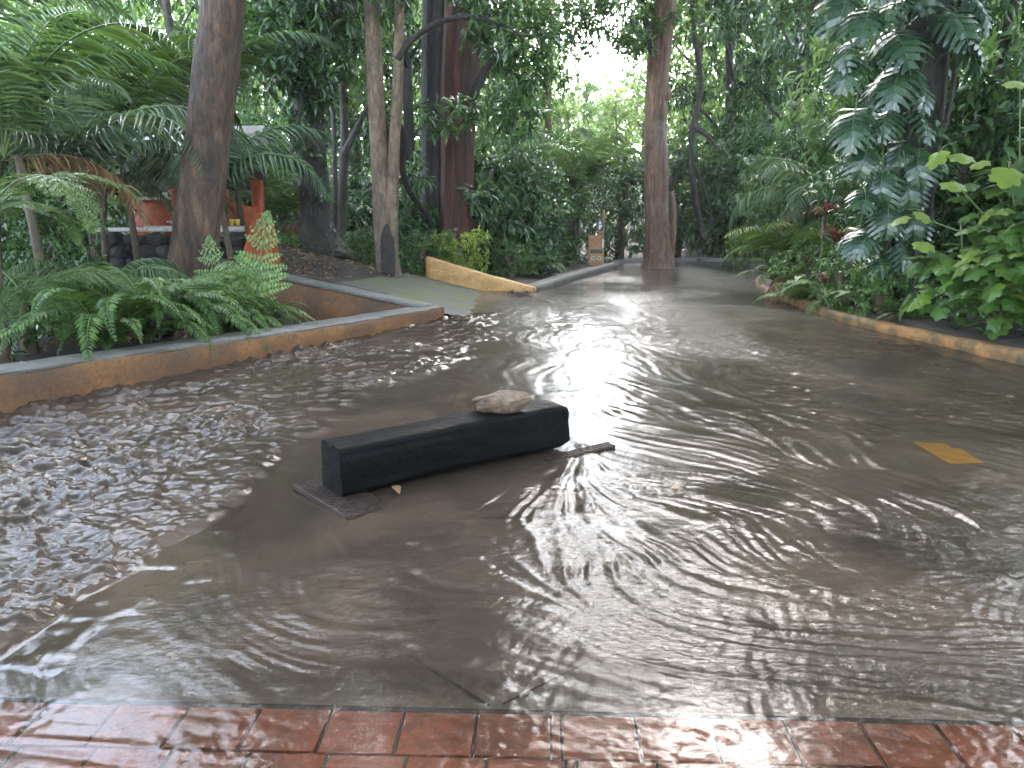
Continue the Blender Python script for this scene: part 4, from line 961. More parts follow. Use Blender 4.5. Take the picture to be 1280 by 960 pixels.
def rosette(name,label,cat,x,y,z,kd,n,s,seed,stem=0.0,group=None,az=(0,360),tilt=(-12,24),nstem=1,smat='stalk_brown',sr=.06):
    rg=np.random.default_rng(seed); g=Hs(x,y)
    root=empty(name,(x,y,g+z),label=label,cat=cat,group=group)
    if stem>0:
        for k in range(nstem):
            a=6.28*k/nstem; o=.0 if nstem==1 else .22
            mb=MB(); mb.tube([(o*math.cos(a)*1.3,o*math.sin(a)*1.3,-.25),(o*math.cos(a),o*math.sin(a),stem*.5),(o*.5*math.cos(a)+.03,o*.5*math.sin(a),stem)],[sr*1.25,sr,sr*.8],9,0,.04)
            mb.build('stem',[M[smat]],root)
    for k in range(n):
        a=R(az[0]+(az[1]-az[0])*((k+.5)/n)+rg.uniform(-14,14))
        ti=R(rg.uniform(*tilt)); age=k%3
        o=inst('frond',FR[kd,age if (kd,age) in FR else 0],root,(0,0,stem-.02),(0,0,0),s*rg.uniform(.8,1.15))
        o.rotation_euler=(Matrix.Rotation(a,3,'Z')@Matrix.Rotation(ti*(1 if k%2 else -.6),3,'X')@Matrix.Rotation(rg.uniform(-.3,.3),3,'Y')).to_euler()
    dk='dead' if kd.startswith('palm') else 'dead_fern' if kd in('fern','fern_b') else None
    if dk and seed!=322:
        for k in range(2): 
            o=inst('dead_frond',FR[dk,0],root,(0,0,max(0,stem-.06)),(0,0,R(rg.uniform(0,360))),s*rg.uniform(.8,1.05)); o['label']='withered brown frond'
    return root
PG='palms of the left thicket'
for i,(px,d,st,kd,n,s,lab) in enumerate([
 (20,8.6,1.9,'palm',8,.95,'tall green palm at the left edge above the tree fern'),
 (95,10.2,1.7,'palm_grey',12,.95,'grey green palm with hanging fronds left of the red wall'),
 (150,12.4,2.3,'palm_bright',10,1.1,'tallest bright palm of the left thicket, its big fronds spreading left of the leaning trunk'),
 (268,12.2,1.55,'palm_grey',12,.92,'palm behind the leaning trunk with silvery fronds arching out to the right'),
 (285,13.8,2.3,'palm_bright',10,.95,'mid height bright palm whose fronds fan out right of the leaning trunk near its top'),
 (345,16.3,.5,'palm',10,.8,'low palm behind the red buttress with drooping fronds'),
 (-60,10.8,2.8,'palm',9,1.1,'palm rising past the left border of the thicket'),
 (45,12.6,1.2,'palm',11,.9,'dark low palm deep in the left thicket'),
 (120,8.9,.35,'palm_grey',9,.55,'small grey palm crouching among the ferns under the left thicket')]):
    x=X(px,d); rosette('palm',lab,'palm',x,d,0,kd,n,s,300+i,st,PG,tilt=(-10,26),sr=.05,nstem=2 if st>1.5 else 1)
rosette('palm','drooping bright palm hanging over the curl of the right kerb','palm',X(1000,14.3),14.3,0,'palm_bright',11,.72,320,.25)
rosette('palm','grey green palm with one silvery arching frond above the right bank','palm',X(1025,15.8),15.8,0,'palm_grey',11,.85,321,1.35)
rosette('palm','palm arching its fronds over the wooden post','palm',X(722,22.4),22.4,0,'palm',11,.95,322,1.75)
rosette('palm','pale grey palm deep in the wood below the bright sky gap','palm',X(708,27),27,0,'palm_grey',11,1.15,323,2.4)
rosette('palm','grey green palm high on the bank over the large leaved bush','palm',X(1265,12.8),12.8,0,'palm_grey',10,.8,324,1.3)
# ferns
FG='ferns behind the long low wall'
for i,(px,d,kd,n,s,lab) in enumerate([
 (120,7.35,'fern',20,1.3,'dark green fern nearest the left end behind the low wall'),
 (175,7.85,'fern',20,1.45,'largest fern arching over the grey coping'),
 (225,8.5,'fern',22,1.45,'full green fern left of the tall bracken, leaning on the coping'),
 (275,9.0,'fern',20,1.3,'fern directly below the tall bracken'),
 (318,9.6,'fern',17,.85,'small fern at the narrow end of the fern bed'),
 (160,9.0,'fern_b',20,1.4,'bright fern at the foot of the leaning trunk, on its left'),
 (215,9.5,'fern_b',18,1.25,'bright green fern half hidden at the base of the leaning trunk'),
 (85,8.1,'fern',18,1.15,'shaded fern under the bright tree fern')]):
    rosette('fern',lab,'fern',X(px,d),d,0,kd,n,s,340+i,0,FG,tilt=(-22,20))
rosette('bracken','tall pale bracken with ladder like fronds standing up from the fern bed','fern',X(310,9.0),9.0,.12,'bracken',3,1.18,360,0,None,az=(-40,40),tilt=(-3,4))
rosette('bracken','shorter pale bracken standing just left of the tall one in the fern bed','fern',X(272,8.9),8.9,.10,'bracken',3,1.0,363,0,None,az=(-35,35),tilt=(-3,5))
rosette('tree_fern','bright feathery tree fern drooping at the left edge over the wall','fern',X(-15,6.9),6.9,0,'tree_fern',8,.85,361,1.25,None,tilt=(-10,12),sr=.07)
rosette('tree_fern','darker feathery tree fern below the bright one at the left edge','fern',X(20,7.3),7.3,0,'tree_fern_d',8,.75,362,.55,None,tilt=(-10,18),sr=.07)
RG='ferns behind the mossy kerb'
for i,(px,d,kd,n,s,lab) in enumerate([(1012,12.6,'fern_b',15,.95,'bright fern behind the mossy kerb beside the drooping palm'),(1045,11.9,'fern',15,.95,'green fern under the red bromeliads'),(1092,10.8,'fern',14,.7,'dark fern at the foot of the split leaved trunk'),(1150,9.9,'fern_b',12,.55,'small fern under the large leaved bush by the kerb'),(975,15.9,'fern',14,.9,'fern at the very tip of the right bank'),(650,17.9,'fern_b',16,1.15,'bright green fern glowing among dark bushes behind the kerb wall'),(690,19.3,'fern',14,.9,'dark fern beside the kerb wall'),(455,17.6,'fern_b',12,.8,'bright fern behind the twin trunks')]):
    rosette('fern',lab,'fern',X(px,d),d,0,kd,n,s,370+i,0,RG if px>900 else 'ferns among the dark bushes',tilt=(-25,20))

# ================================================================ THE TRUNK DRAPED IN SPLIT LEAVES
def monstera_leaf(Ln,seed):
    rg=np.random.default_rng(seed); mb=MB(); nf=8
    mid=lambda t: np.array([0,t*Ln,.10*Ln*math.sin(math.pi*t)-.30*Ln*t*t])
    hw=.62*Ln
    for sd in(-1,1):
        for k in range(nf):
            t0=-.06+.98*k/nf; t1=t0+.98/nf
            prof=math.sin(math.pi*min(1,(.20+.80*(k+.5)/nf)))**.6
            w=hw*prof*rg.uniform(.9,1.05); g=.30*(t1-t0)
            a0=mid(max(t0,0.0)); a1=mid(min(max(t1,.02),1))
            sw=np.array([sd*1.0,.42+.35*k/nf-(.5 if k==0 else 0),0]); sw/=np.linalg.norm(sw)
            rows=[]
            for q,(u,wd) in enumerate(((0,1.03),(.50,1.03),(.66,.92),(.88,.78),(1.0,.3))):
                c=(a0+a1)/2+sw*w*u+np.array([0,0,.10*w*math.sin(math.pi*u)-.34*w*u*u])
                h=(a1-a0)/2*wd*(1 if q<2 else .86)*( 1.04 if q==0 else 1)
                rows.append((c-h,c+h+np.array([0,0,.012])))
            V=[p for r2 in rows for p in r2]
            F=[(2*i,2*i+1,2*i+3,2*i+2) if sd>0 else (2*i,2*i+2,2*i+3,2*i+1) for i in range(4)]
            mb.add(V,F,0)
    mb.tube([mid(t)+np.array([0,0,.006]) for t in np.linspace(0,1,8)],np.linspace(.010,.004,8),5,1,cap=False)
    mb.tube([(0,-.55*Ln,.25*Ln),(0,-.25*Ln,.16*Ln),(0,0,0)],[.012,.010,.009],5,1,cap=False)
    return mb.mesh('leaf',[M['monstera'],M['stalk']])
ML=[monstera_leaf(.70,s) for s in(1,2,3)]
d=11.3; mb=MB()
trunk_from(mb,[(1128,400,60),(1130,360,50),(1140,260,46),(1150,150,46),(1158,50,44),(1166,-60,42),(1172,-220,34)],d,18,.1,seed=51)
for k,(o1,o2) in enumerate([(-26,-34),(24,30),(-8,-14),(10,40)]): trunk_from(mb,[(1130+o1,395,7),(1140+o1,260,6),(1150+o2,120,6),(1162+o2,-40,5)],d-.28,6,.1,seed=52+k)
r_=tree_root('leaf_draped_tree',P(1130,390,d).x,d,'dark trunk on the right bank draped in huge glossy split leaves')
put(mb,'trunk',[M['bark_dark']],r_)
rg=np.random.default_rng(77)
spots=[(1088,20,1.0),(1112,52,1.1),(1172,22,1.1),(1190,60,.9),(1072,82,.95),(1128,92,1.15),(1092,118,.9),(1060,60,.8),(1140,150,.95),(1112,150,.8),(1070,150,.85),(1128,190,.8),(1085,195,.8),(1105,225,.75),(1132,232,.8),(1080,250,.7),(1110,268,.75),(1140,275,.7),(1090,300,.75),(1122,315,.8),(1075,300,.65),(1150,110,.9),(1150,200,.8),(1120,10,1.0),(1150,-20,1.1),(1060,0,.9),(1100,-40,1.0),(1200,0,1.0),(1098,330,.7),(1135,345,.6)]
for k,(px,py,s) in enumerate(spots):
    off=(px-1135)/60.0; dd=d-.55-.25*rg.uniform()+.10*off*off
    p=P(px,py-14,dd)-Vector(r_.location)
    az=math.atan2(-1.0,off*.9+rg.uniform(-.8,.8)); down=R(rg.uniform(35,78))
    o=inst('leaf',ML[k%3],r_,p,(0,0,0),s*rg.uniform(.85,1.05))
    o.rotation_euler=(Matrix.Rotation(az-math.pi/2,3,'Z')@Matrix.Rotation(-down,3,'X')@Matrix.Rotation(rg.uniform(-.6,.6),3,'Y')).to_euler()
mb=MB(); foliage(mb,[lob(1150,60,11.5,.6,.5,.8,100),lob(1145,180,11.4,.48,.45,.7,90),lob(1115,260,11.4,.5,.4,.6,80),lob(1095,120,11.7,.4,.4,.8,60),lob(1130,340,11.3,.4,.3,.4,40),lob(1170,-160,11.8,1.6,1.6,1.2,150),lob(1200,40,12,.7,.6,.9,60)],.20,.085,8,53,'8',droop=.9)
put(mb,'crown',[M['leaf_dark']],r_)

shade_crown('dark trunk on the right',(-.5,13,-2,12),2100,405,(P(1172,-220,11.3).x,11.3,8.0))
# unseen trees added around and behind the viewpoint, mostly to block low sky
for k,(x,y,s_,kd) in enumerate([(-6.5,-5,1.2,'dark_tall'),(-1.5,-8.5,1.25,'mid_tall'),(4,-8,1.2,'dark_tall'),(9.5,-4.5,1.2,'dark_tall_b'),(11,2,1.15,'dark_tall'),(-11,1.5,1.2,'mid_tall'),(-11,-4,1.2,'dark_tall_b'),(9.5,6.2,1.0,'dark_tall'),(-15,8.5,.85,'mid_tall'),(-17,15,1.0,'dark_tall_b'),(13,10,1.1,'dark_tall_b')]):
    o=empty('wood_tree',(x,y,0 if y<0 else Hs(x,y)),k*1.3,'unseen tall dense tree added outside the view to shade the scene','tree','trees around the viewpoint',s_); o.scale.z*=1.3
    a,b=KIND[kd]; inst('trunk',a,o); inst('crown',b,o)
t=[q for q in bpy.data.objects if q.get('group')=='trees around the viewpoint']
mb=canopy(1100,-10,11,-12,-2,406); put(mb,'shading_crown',[M['leaf_dark']],t[2])  # unseen leaf roof behind the camera, added for shade

# ================================================================ LARGE LEAVED BUSH
def big_leaf(Ln,seed):
    """heart shaped, shallowly lobed and toothed blade with raised veins, on its stalk"""
    rg=np.random.default_rng(seed); mb=MB(); n=48
    cy=.42*Ln; V=[(0,cy,0)]
    lob5=[(0,.62),(.95,.54),(-.95,.54),(1.95,.50),(-1.95,.50)]
    def rad(a):
        a=(a+math.pi)%(2*math.pi)-math.pi
        r=.33
        for c,h in lob5: r=max(r,h*(1-.62*abs(a-c)**1.15))
        r*=1-.50*math.exp(-((abs(a)-math.pi)/.30)**2)
        return r*(1+.035*math.sin(23*a+seed))*(1+.03*rg.normal())
    rr_=[rad(2*math.pi*k/n)*Ln for k in range(n)]
    for q in (.36,.70,1.0):
        for k in range(n):
            a=2*math.pi*k/n; r=rr_[k]*q if q==1 else (rr_[k]*.5+.45*Ln*.5)*q
            x,y=r*math.sin(a),cy+r*math.cos(a)
            vein=max(0,math.cos(((a+math.pi)%(2*math.pi)-math.pi)*6.5))
            z=-.16*abs(x)-.30*max(0,y-cy)**2/Ln-.25*x*x/Ln+.018*Ln*q*q*math.sin(5*a+seed)-.010*Ln*q*(1-vein)+.01*Ln
            V.append((x,y,z))
    mb.add(V,[(0,1+(k+1)%n,1+k) for k in range(n)],0)
    Q=[(1+ri*n+k,1+ri*n+(k+1)%n,1+(ri+1)*n+(k+1)%n,1+(ri+1)*n+k) for ri in range(2) for k in range(n)]
    mb.F.append((np.array(Q,dtype=np.int32),0))
    mb.tube([(0,-.75*Ln,-.55*Ln),(0,-.25*Ln,-.14*Ln),(0,.12*Ln,-.01)],[.006,.005,.004],5,1,cap=False)
    return mb
BLM=[big_leaf(.25,s) for s in range(4)]; BIGV=[np.array(q.V[0]) for q in BLM]; BL=[q.mesh('leaf',[M['bigleaf'],M['stalk']]) for q in BLM]
YL=[big_leaf(.31,s+9).mesh('leaf',[M['yellowleaf'],M['stalk']]) for s in range(2)]
bx,by=5.85,9.2
r_=empty('large_leaved_bush',(bx,by,Hs(bx,by)),label='big bush of broad lobed bright green leaves over the mossy kerb on the right',cat='bush')
rg=np.random.default_rng(15)
def blob_pt():
    c=[(5.6,8.9,.95,.75,.6,.72),(6.2,8.6,1.15,.9,.7,.85),(5.2,9.5,.70,.5,.5,.5),(5.95,9.3,1.5,.8,.6,.7),(6.5,7.9,.9,.7,.6,.7),(6.6,9.0,2.05,.75,.6,.55),(6.9,9.6,2.6,.9,.6,.55),(6.1,9.4,1.95,.55,.5,.5)][rg.choice(8,p=[.21,.18,.11,.13,.09,.10,.09,.09])]
    v=rdir(rg,1)[0]; v[1]=-abs(v[1]) if rg.uniform()<.75 else v[1]
    r=rg.uniform(.7,1.05); return np.array(c[:3])+v*r*np.array(c[3:]),v
def orient(o,v,dn):
    az=math.atan2(v[1],v[0]); o.rotation_euler=(Matrix.Rotation(az-math.pi/2+rg.uniform(-.7,.7),3,'Z')@Matrix.Rotation(-dn,3,'X')@Matrix.Rotation(rg.uniform(-.4,.4),3,'Y')).to_euler()
for k in range(88):
    p,v=blob_pt(); p[2]=max(p[2],.32)
    o=inst('leaf',BL[k%4],r_,Vector(p)-Vector(r_.location),(0,0,0),rg.uniform(.7,1.15)); orient(o,v,R(rg.uniform(5,60)))
for (px,py,d_,s) in [(1176,185,8.9,.9),(1198,190,8.9,.95),(1262,205,8.6,1.1),(1190,225,8.9,.95),(1132,268,9.2,.8),(1150,262,9.1,.75),(1155,300,9.1,.85),(1240,215,8.7,.8),(1225,200,8.8,.7),(1275,100,8.9,.8)]:
    o=inst('leaf',YL[0 if px%2 else 1],r_,P(px,py,d_)-Vector(r_.location),(0,0,0),s); orient(o,np.array([rg.uniform(-1,.4),-.6,.2]),R(rg.uniform(15,65)))
mb=MB()
for k in range(22):
    p,v=blob_pt(); b=Vector((bx+rg.uniform(-.5,.6),by+rg.uniform(-.4,.3),Hs(bx,by)-.05)); p=Vector(p)
    mb.tube([b,(b*.5+p*.5)+Vector((0,0,.15)),p],[.016,.012,.007],6)
for (px,py,d_) in [(1190,225,8.9),(1262,205,8.6),(1140,268,9.2),(1275,100,8.9)]:
    p=P(px,py,d_); b=Vector((bx,by,.8)); mb.tube([b,(b+p)/2+Vector((0,0,.12)),p],[.013,.010,.006],6)
put(mb,'stem',[M['stalk']],r_)
mb=MB(); 
for k in range(900):
    p,v=blob_pt(); p=np.array([6.1,9.0,1.1])+(p-np.array([6.1,9.0,1.1]))*rg.uniform(.55,1.03); p[2]=max(p[2],.25)
    co=BIGV[k%4]
    Mx=np.array(Matrix.Rotation(math.atan2(v[1],v[0])-1.57+rg.uniform(-.8,.8),3,'Z')@Matrix.Rotation(-R(rg.uniform(0,60)),3,'X')@Matrix.Rotation(rg.uniform(-.4,.4),3,'Y'))
    mb.add((co*rg.uniform(.65,1.1))@Mx.T+p,[(0,1+(q+1)%48,1+q) for q in range(48)],0)
    mb.F.append((np.array([(1+ri*48+q,1+ri*48+(q+1)%48,1+(ri+1)*48+(q+1)%48,1+(ri+1)*48+q) for ri in range(2) for q in range(48)],dtype=np.int32)+mb.n-145,0))
o=put(mb,'foliage',[M['bigleaf']],r_); tag(o,kind='stuff')

# bromeliads with red leaves
def strap_leaf(Ln,seed,mat):
    mb=MB(); pts=curve_pts(Ln,R(65),R(90),10); V=[];F=[]
    for i,p in enumerate(pts):
        w=.035*(1-(i/9)**2.2)+.003; V+=[p+np.array([-w,0,.012]),p+np.array([0,0,0]),p+np.array([w,0,.012])]
    for i in range(9): F+=[(3*i,3*i+1,3*i+4,3*i+3),(3*i+1,3*i+2,3*i+5,3*i+4)]
    mb.add(V,F); return mb.mesh('leaf',[M[mat]])
M['red_leaf']=leafmat('red_leaf',[(0,(.10,.02,.02)),(.6,(.20,.035,.04)),(1,(.32,.06,.07))],.35,.2)
SL=[strap_leaf(.42,1,'red_leaf'),strap_leaf(.36,2,'leaf_mid')]
for (px,py,d_,s,lab) in [(1048,292,11.9,.9,'dark red bromeliad with a bright red heart under the split leaves'),(1030,262,12.4,.9,'dull red bromeliad above the brighter one on the bank'),(1030,346,11.7,.6,'small red bromeliad low among the ferns behind the mossy kerb')]:
    p=P(px,py+8,d_); r_=empty('bromeliad',p,random.uniform(0,6),lab,'bromeliad',None,s)
    mb=MB(); g=Hs(p.x,p.y)-p.z; mb.tube([(0,0,g/s-.1),(.03,0,g/s*.5),(0,0,0)],[.03,.025,.03],7); mb.build('stem',[M['stalk_brown']],r_)
    for k in range(16):
        o=inst('leaf',SL[0 if k%4 else 1],r_,(0,0,0),(R(random.uniform(-15,20)),0,R(k*137.5)),random.uniform(.6,1.1))
    mb=MB(); q=rdir(rg,14)*np.array([1,1,.4])+np.array([0,0,.4]); leaves(mb,np.zeros((14,3))+[0,0,.04],q,np.tile([0,0,1.0],(14,1)),.16,.06); mb.build('flower_heart',[M['red_petal']],r_)

# ================================================================ GROUND LITTER
rg=np.random.default_rng(33); n=2600
xs=rg.uniform(-5.5,-.9,n); ys=rg.uniform(11.4,17,n); k=(fbm(xs*.9,ys*.9,44,3)+rg.uniform(-.3,.6,n)>.05)&(ys>11.2+(-1.1-xs)*.228); xs,ys=xs[k],ys[k]
mb=MB(); q=rdir(rg,len(xs))*np.array([1,1,.12]); leaves(mb,np.column_stack([xs,ys,H(xs,ys)+.025]),q,np.tile([0,0,1.0],(len(xs),1))+rg.normal(size=(len(xs),3))*.25,rg.uniform(.05,.13,len(xs)),rg.uniform(.025,.05,len(xs)))
o=mb.build('leaf_litter',[M['dead_leaf']]); tag(o,'fallen brown leaves scattered on the earth terrace and ramp','leaf litter',kind='stuff')
n=2600; xs=np.concatenate([rg.normal(X(360,16),.7,n//2),rg.normal(X(430,17.2),.8,n//2)]); ys=np.concatenate([rg.normal(16.0,.5,n//2),rg.normal(17.4,.5,n//2)])
mb=MB(); q=rdir(rg,n)*np.array([1,1,.4])+np.array([0,0,.3]); leaves(mb,np.column_stack([xs,ys,H(xs,ys)+rg.uniform(.02,.22,n)]),q,np.tile([0,0,1.0],(n,1))+rg.normal(size=(n,3))*.4,rg.uniform(.06,.13,n),rg.uniform(.04,.07,n))
o=mb.build('ground_cover',[M['leaf_light']]); tag(o,'pale green ground cover around the flared trunk on the terrace','ground cover',kind='stuff')
n=9000; xs=rg.uniform(4.6,13,n); ys=rg.uniform(6,24,n); k=(~inpoly(xs,ys,ROAD))&(polydist(xs,ys,ROAD)>.3); xs,ys=xs[k],ys[k]; n=len(xs)
mb=MB(); q=rdir(rg,n)*np.array([1,1,.5])+np.array([0,0,.3]); leaves(mb,np.column_stack([xs,ys,H(xs,ys)+rg.uniform(.0,.30,n)]),q,np.tile([0,0,1.0],(n,1))+rg.normal(size=(n,3))*.4,rg.uniform(.08,.2,n),rg.uniform(.04,.08,n))
o=mb.build('undergrowth',[M['leaf_dark']]); tag(o,'low dark undergrowth covering the right bank','undergrowth',kind='stuff')
n=6000; xs=rg.uniform(-14,3,n); ys=rg.uniform(6,30,n); k=(~inpoly(xs,ys,ROAD))&(polydist(xs,ys,ROAD)>.55)&((ys>17.5)|(xs<-4.2))&~((xs>-6.8)&(ys<18)&(ys>11.5)&(xs<-1)); xs,ys=xs[k],ys[k]; n=len(xs)
mb=MB(); q=rdir(rg,n)*np.array([1,1,.5])+np.array([0,0,.3]); leaves(mb,np.column_stack([xs,ys,H(xs,ys)+rg.uniform(.0,.35,n)]),q,np.tile([0,0,1.0],(n,1))+rg.normal(size=(n,3))*.4,rg.uniform(.08,.2,n),rg.uniform(.04,.08,n))
o=mb.build('undergrowth',[M['leaf_dark']]); tag(o,'low dark undergrowth below the left thicket','undergrowth',kind='stuff')

n=14000; xs=rg.uniform(-16,20,n); ys=rg.uniform(24.4,44,n); z_=H(xs,ys)
mb=MB(); q=rdir(rg,n)*np.array([1,1,.6])+np.array([0,-.2,.3]); leaves(mb,np.column_stack([xs,ys,z_+rg.uniform(.0,.7,n)]),q,np.tile([0,-.4,1.0],(n,1))+rg.normal(size=(n,3))*.4,rg.uniform(.2,.45,n),rg.uniform(.09,.2,n))
o=mb.build('undergrowth',[M['leaf_dark']]); tag(o,'dark undergrowth on the slope beyond the far kerb','undergrowth',kind='stuff')
# a few loose leaves on the water and walls
for i,(px,py,z,mt,lab) in enumerate([(276,512,.06,'red_petal','small red leaf drifting on the choppy water near the wall'),(101,577,.06,'dead_leaf','pale leaf drifting on the choppy water at the left edge'),(622,336,.25,'dead_leaf','dark curled leaf lying on the mossy ramp'),(498,612,.04,'dead_leaf','brown leaf drifting just before the black beam'),(845,612,.04,'dead_leaf','brown leaf drifting in the swirling water right of the beam'),(28,454,.36,'dead_leaf','pale fallen leaf lying on the grey coping')]):
    p=G(px,py,z); mb=MB(); leaves(mb,[(0,-.04,0)],[(.3,1,0)],[(0,0,1)],.085,.05,0,'8')
    if 'ramp' in lab: p.z=rampz(p.x)+.03
    o=inst('fallen_leaf',mb.mesh('leaf',[M[mt]]),None,p+Vector((0,0,.012)),(0,0,i*1.3)); tag(o,lab,'leaf')

p=G(652,369,.05); n=90; mb=MB(); c=np.column_stack([rg.normal(0,.13,n),rg.normal(0,.05,n),rg.uniform(-.02,.07,n)]); leaves(mb,c,rdir(rg,n)*np.array([1,1,.5]),np.tile([0,0,1.0],(n,1))+rg.normal(size=(n,3))*.5,.09,.03)
for k in range(6): mb.tube([(rg.normal()*.1,rg.normal()*.05,0),(rg.normal()*.2,rg.normal()*.08,.06)],[.008,.005],5)
o=inst('debris_clump',mb.mesh('debris',[M['bark_dark']]),None,p+Vector((0,-.06,0))); tag(o,'small dark clump of wet twigs and leaves caught at the foot of the orange parapet','debris')
# ================================================================ WOODEN POST AT THE END OF THE KERB WALL
pb=P(745,328,20.75); bx,by=pb.x,20.75; gz=Hs(bx,by)
r_=empty('wooden_booth',(bx,by,gz),R(0),'orange brown wooden post cabinet with two round dials at the end of the kerb wall','cabinet')
s_=F_PX/20.75
w=.40
mb=MB(); mb.box((0,.12,.22),(w,.26,.44),bev=.01); mb.build('cabinet_body',[M['booth_wood']],r_,False)
mb=MB(); mb.box((0,-.016,.375),(w*.78,.012,.10)); mb.build('slot',[M['black_paint']],r_,False)
for sx in(-.075,.082):
    mb=MB(); mb.tube([(sx,.0,.20),(sx,-.03,.20)],[.058,.058],20); q=mb.build('dial',[M['dial']],r_,False)
    mb=MB(); mb.tube([(sx,-.028,.20),(sx,-.036,.20)],[.022,.022],12); mb.build('hub',[M['steel']],q,False)
mb=MB(); mb.box((-.01,.16,.61),(w*.9,.04,.34),bev=.004); mb.build('back_panel',[M['booth_wood']],r_,False)
mb=MB(); mb.box((w*.46,.16,.72),(.055,.07,1.44),bev=.006); mb.build('post',[M['booth_wood']],r_,False)
mb=MB(); mb.box((w*.24,.10,.86),(w*.42,.16,.05),bev=.004); mb.box((w*.12,.10,.80),(.06,.12,.07),bev=.004); mb.build('bracket',[M['booth_wood']],r_,False)
mb=MB(); mb.box((w*.22,.12,1.03),(.19,.03,.26),bev=.003); sg=mb.build('sign_panel',[M['black_paint']],r_,False)
mb=MB()
for c,sz in(((w*.24,.100,1.10),(.06,.006,.07)),((w*.26,.100,1.02),(.09,.006,.06)),((w*.20,.100,.96),(.05,.006,.06)),((w*.28,.1005,.985),(.04,.006,.04))): mb.box(c,sz)
mb.build('white_emblem',[M['white_paint']],sg,False)
mb=MB(); mb.box((w*.46,.118,.57),(.05,.008,.22)); mb.build('white_label',[M['white_paint']],r_,False)

# ================================================================ RED PAVILION BEHIND THE LEANING TRUNK
def pxbox(mb,x0,x1,y0,y1,d,th,bev=.01):
    a=P(x0,y1,d); b=P(x1,y0,d); mb.box(((a.x+b.x)/2,d+th/2,(a.z+b.z)/2),(b.x-a.x,th,b.z-a.z),bev=bev)
d=14.6; r_=empty('red_pavilion',(X(240,d),d,Hs(X(240,d),d)),label='orange red garden shelter with a sloping tin roof behind the leaning trunk',cat='shelter')
mb=MB(); pxbox(mb,170,225,249,300,d,.14); pxbox(mb,225,302,252,300,d+.02,.14); pxbox(mb,302,318,258,310,d-.3,.5); put(mb,'wall',[M['red_paint']],r_)
for a,b in((218,226),(270,279),(318,326)):
    mb=MB(); pxbox(mb,a,b,185 if a<300 else 225,300,d-.06,.13,.005); put(mb,'post',[M['red_paint']],r_)
mb=MB(); pxbox(mb,168,262,246.5,250,d-.05,.25,.004); put(mb,'ledge',[M['white_pipe']],r_)
mb=MB(); a=P(110,206,d-.9); b=P(345,196,d-.9); c=P(330,160,d+1.6); e=P(130,165,d+1.6)
nrm=Vector((0,0,.05)); mb.add([a,b,c,e,a+nrm,b+nrm,c+nrm,e+nrm],[[3,2,1,0],[4,5,6,7],[0,1,5,4],[1,2,6,5],[2,3,7,6],[3,0,4,7]])
put(mb,'roof',[M['tin']],r_)
mb=MB()
for f in np.linspace(.04,.96,9):
    p=a.lerp(b,f)+Vector((0,0,-.06)); q=e.lerp(c,f)+Vector((0,0,-.06)); mb.tube([p,q],[.035,.035],6)
put(mb,'rafters',[M['dark_wood']],r_)
mb=MB(); pxbox(mb,150,330,206,238,d+1.6,.1); put(mb,'back_wall',[M['dark_wood']],r_)
# buttress planter at the end of the inner wall
d=12.6; cx=X(322,d)
r_=empty('red_buttress',(cx,d,Hs(cx,d)),label='flaring red painted buttress at the upper end of the inner wall',cat='buttress')
mb=MB(); b=[(296,345),(346,345),(336,288),(326,266),(318,266),(312,286)]
V=[P(x,y,d) for x,y in b]+[P(x,y,d)+Vector((0,.35,0)) for x,y in b]
mb.add(V,[list(range(6)),list(range(11,5,-1))]+[[i,6+i,6+(i+1)%6,(i+1)%6] for i in range(6)]); o=put(mb,'body',[M['red_paint']],r_); o.data.polygons.foreach_set('use_smooth',np.zeros(len(o.data.polygons),bool))
mb=MB(); V=[P(x,y,d-.04) for x,y in((318,340),(330,340),(325,272),(321,272))]; V2=[v+Vector((0,.05,0)) for v in V]
mb.add(V+V2,[[0,1,2,3],[7,6,5,4],[0,4,5,1],[1,5,6,2],[2,6,7,3],[3,7,4,0]]); o=put(mb,'rib',[M['red_paint']],r_); o.data.polygons.foreach_set('use_smooth',np.zeros(len(o.data.polygons),bool))
# lava rock wall
d=12.9
r_=empty('lava_rock_wall',(X(220,d),d,Hs(X(220,d),d)),label='wall of piled black lava rocks under the red shelter behind the ferns',cat='wall')
mb=MB(); rg=np.random.default_rng(8)
a=P(110,350,d); b=P(318,288,d)
bmc=bmesh.new(); bmesh.ops.create_icosphere(bmc,subdivisions=2,radius=1); cv=np.array([v.co[:] for v in bmc.verts]); cf=[[v.index for v in f.verts] for f in bmc.faces]; bmc.free()
zz=a.z-.5
while zz<b.z-.02:
    xx=a.x-.2
    while xx<b.x:
        s=rg.uniform(.09,.17); dv=cv*(1+.22*vnoise(cv[:,0]*1.6+xx*9,cv[:,1]*1.6+cv[:,2]*1.3+zz*7,8))[:,None]
        mb.add(dv*np.array([s*1.2,s,s*.85])+np.array([xx,d+rg.uniform(-.06,.06),zz]),cf); xx+=s*1.85
    zz+=.19
put(mb,'rocks',[M['lava']],r_)
mb=MB(); mb.box(((a.x+b.x)/2-.1,d+.22,(zz+a.z-.5)/2-.1),(b.x-a.x+.3,.3,zz-a.z+.2)); put(mb,'core',[M['lava']],r_)
mb=MB(); p=P(105,287,d-.1); q=P(305,287,d-.1); mb.tube([p,q],[.035,.035],10); put(mb,'white_rail',[M['white_pipe']],r_)
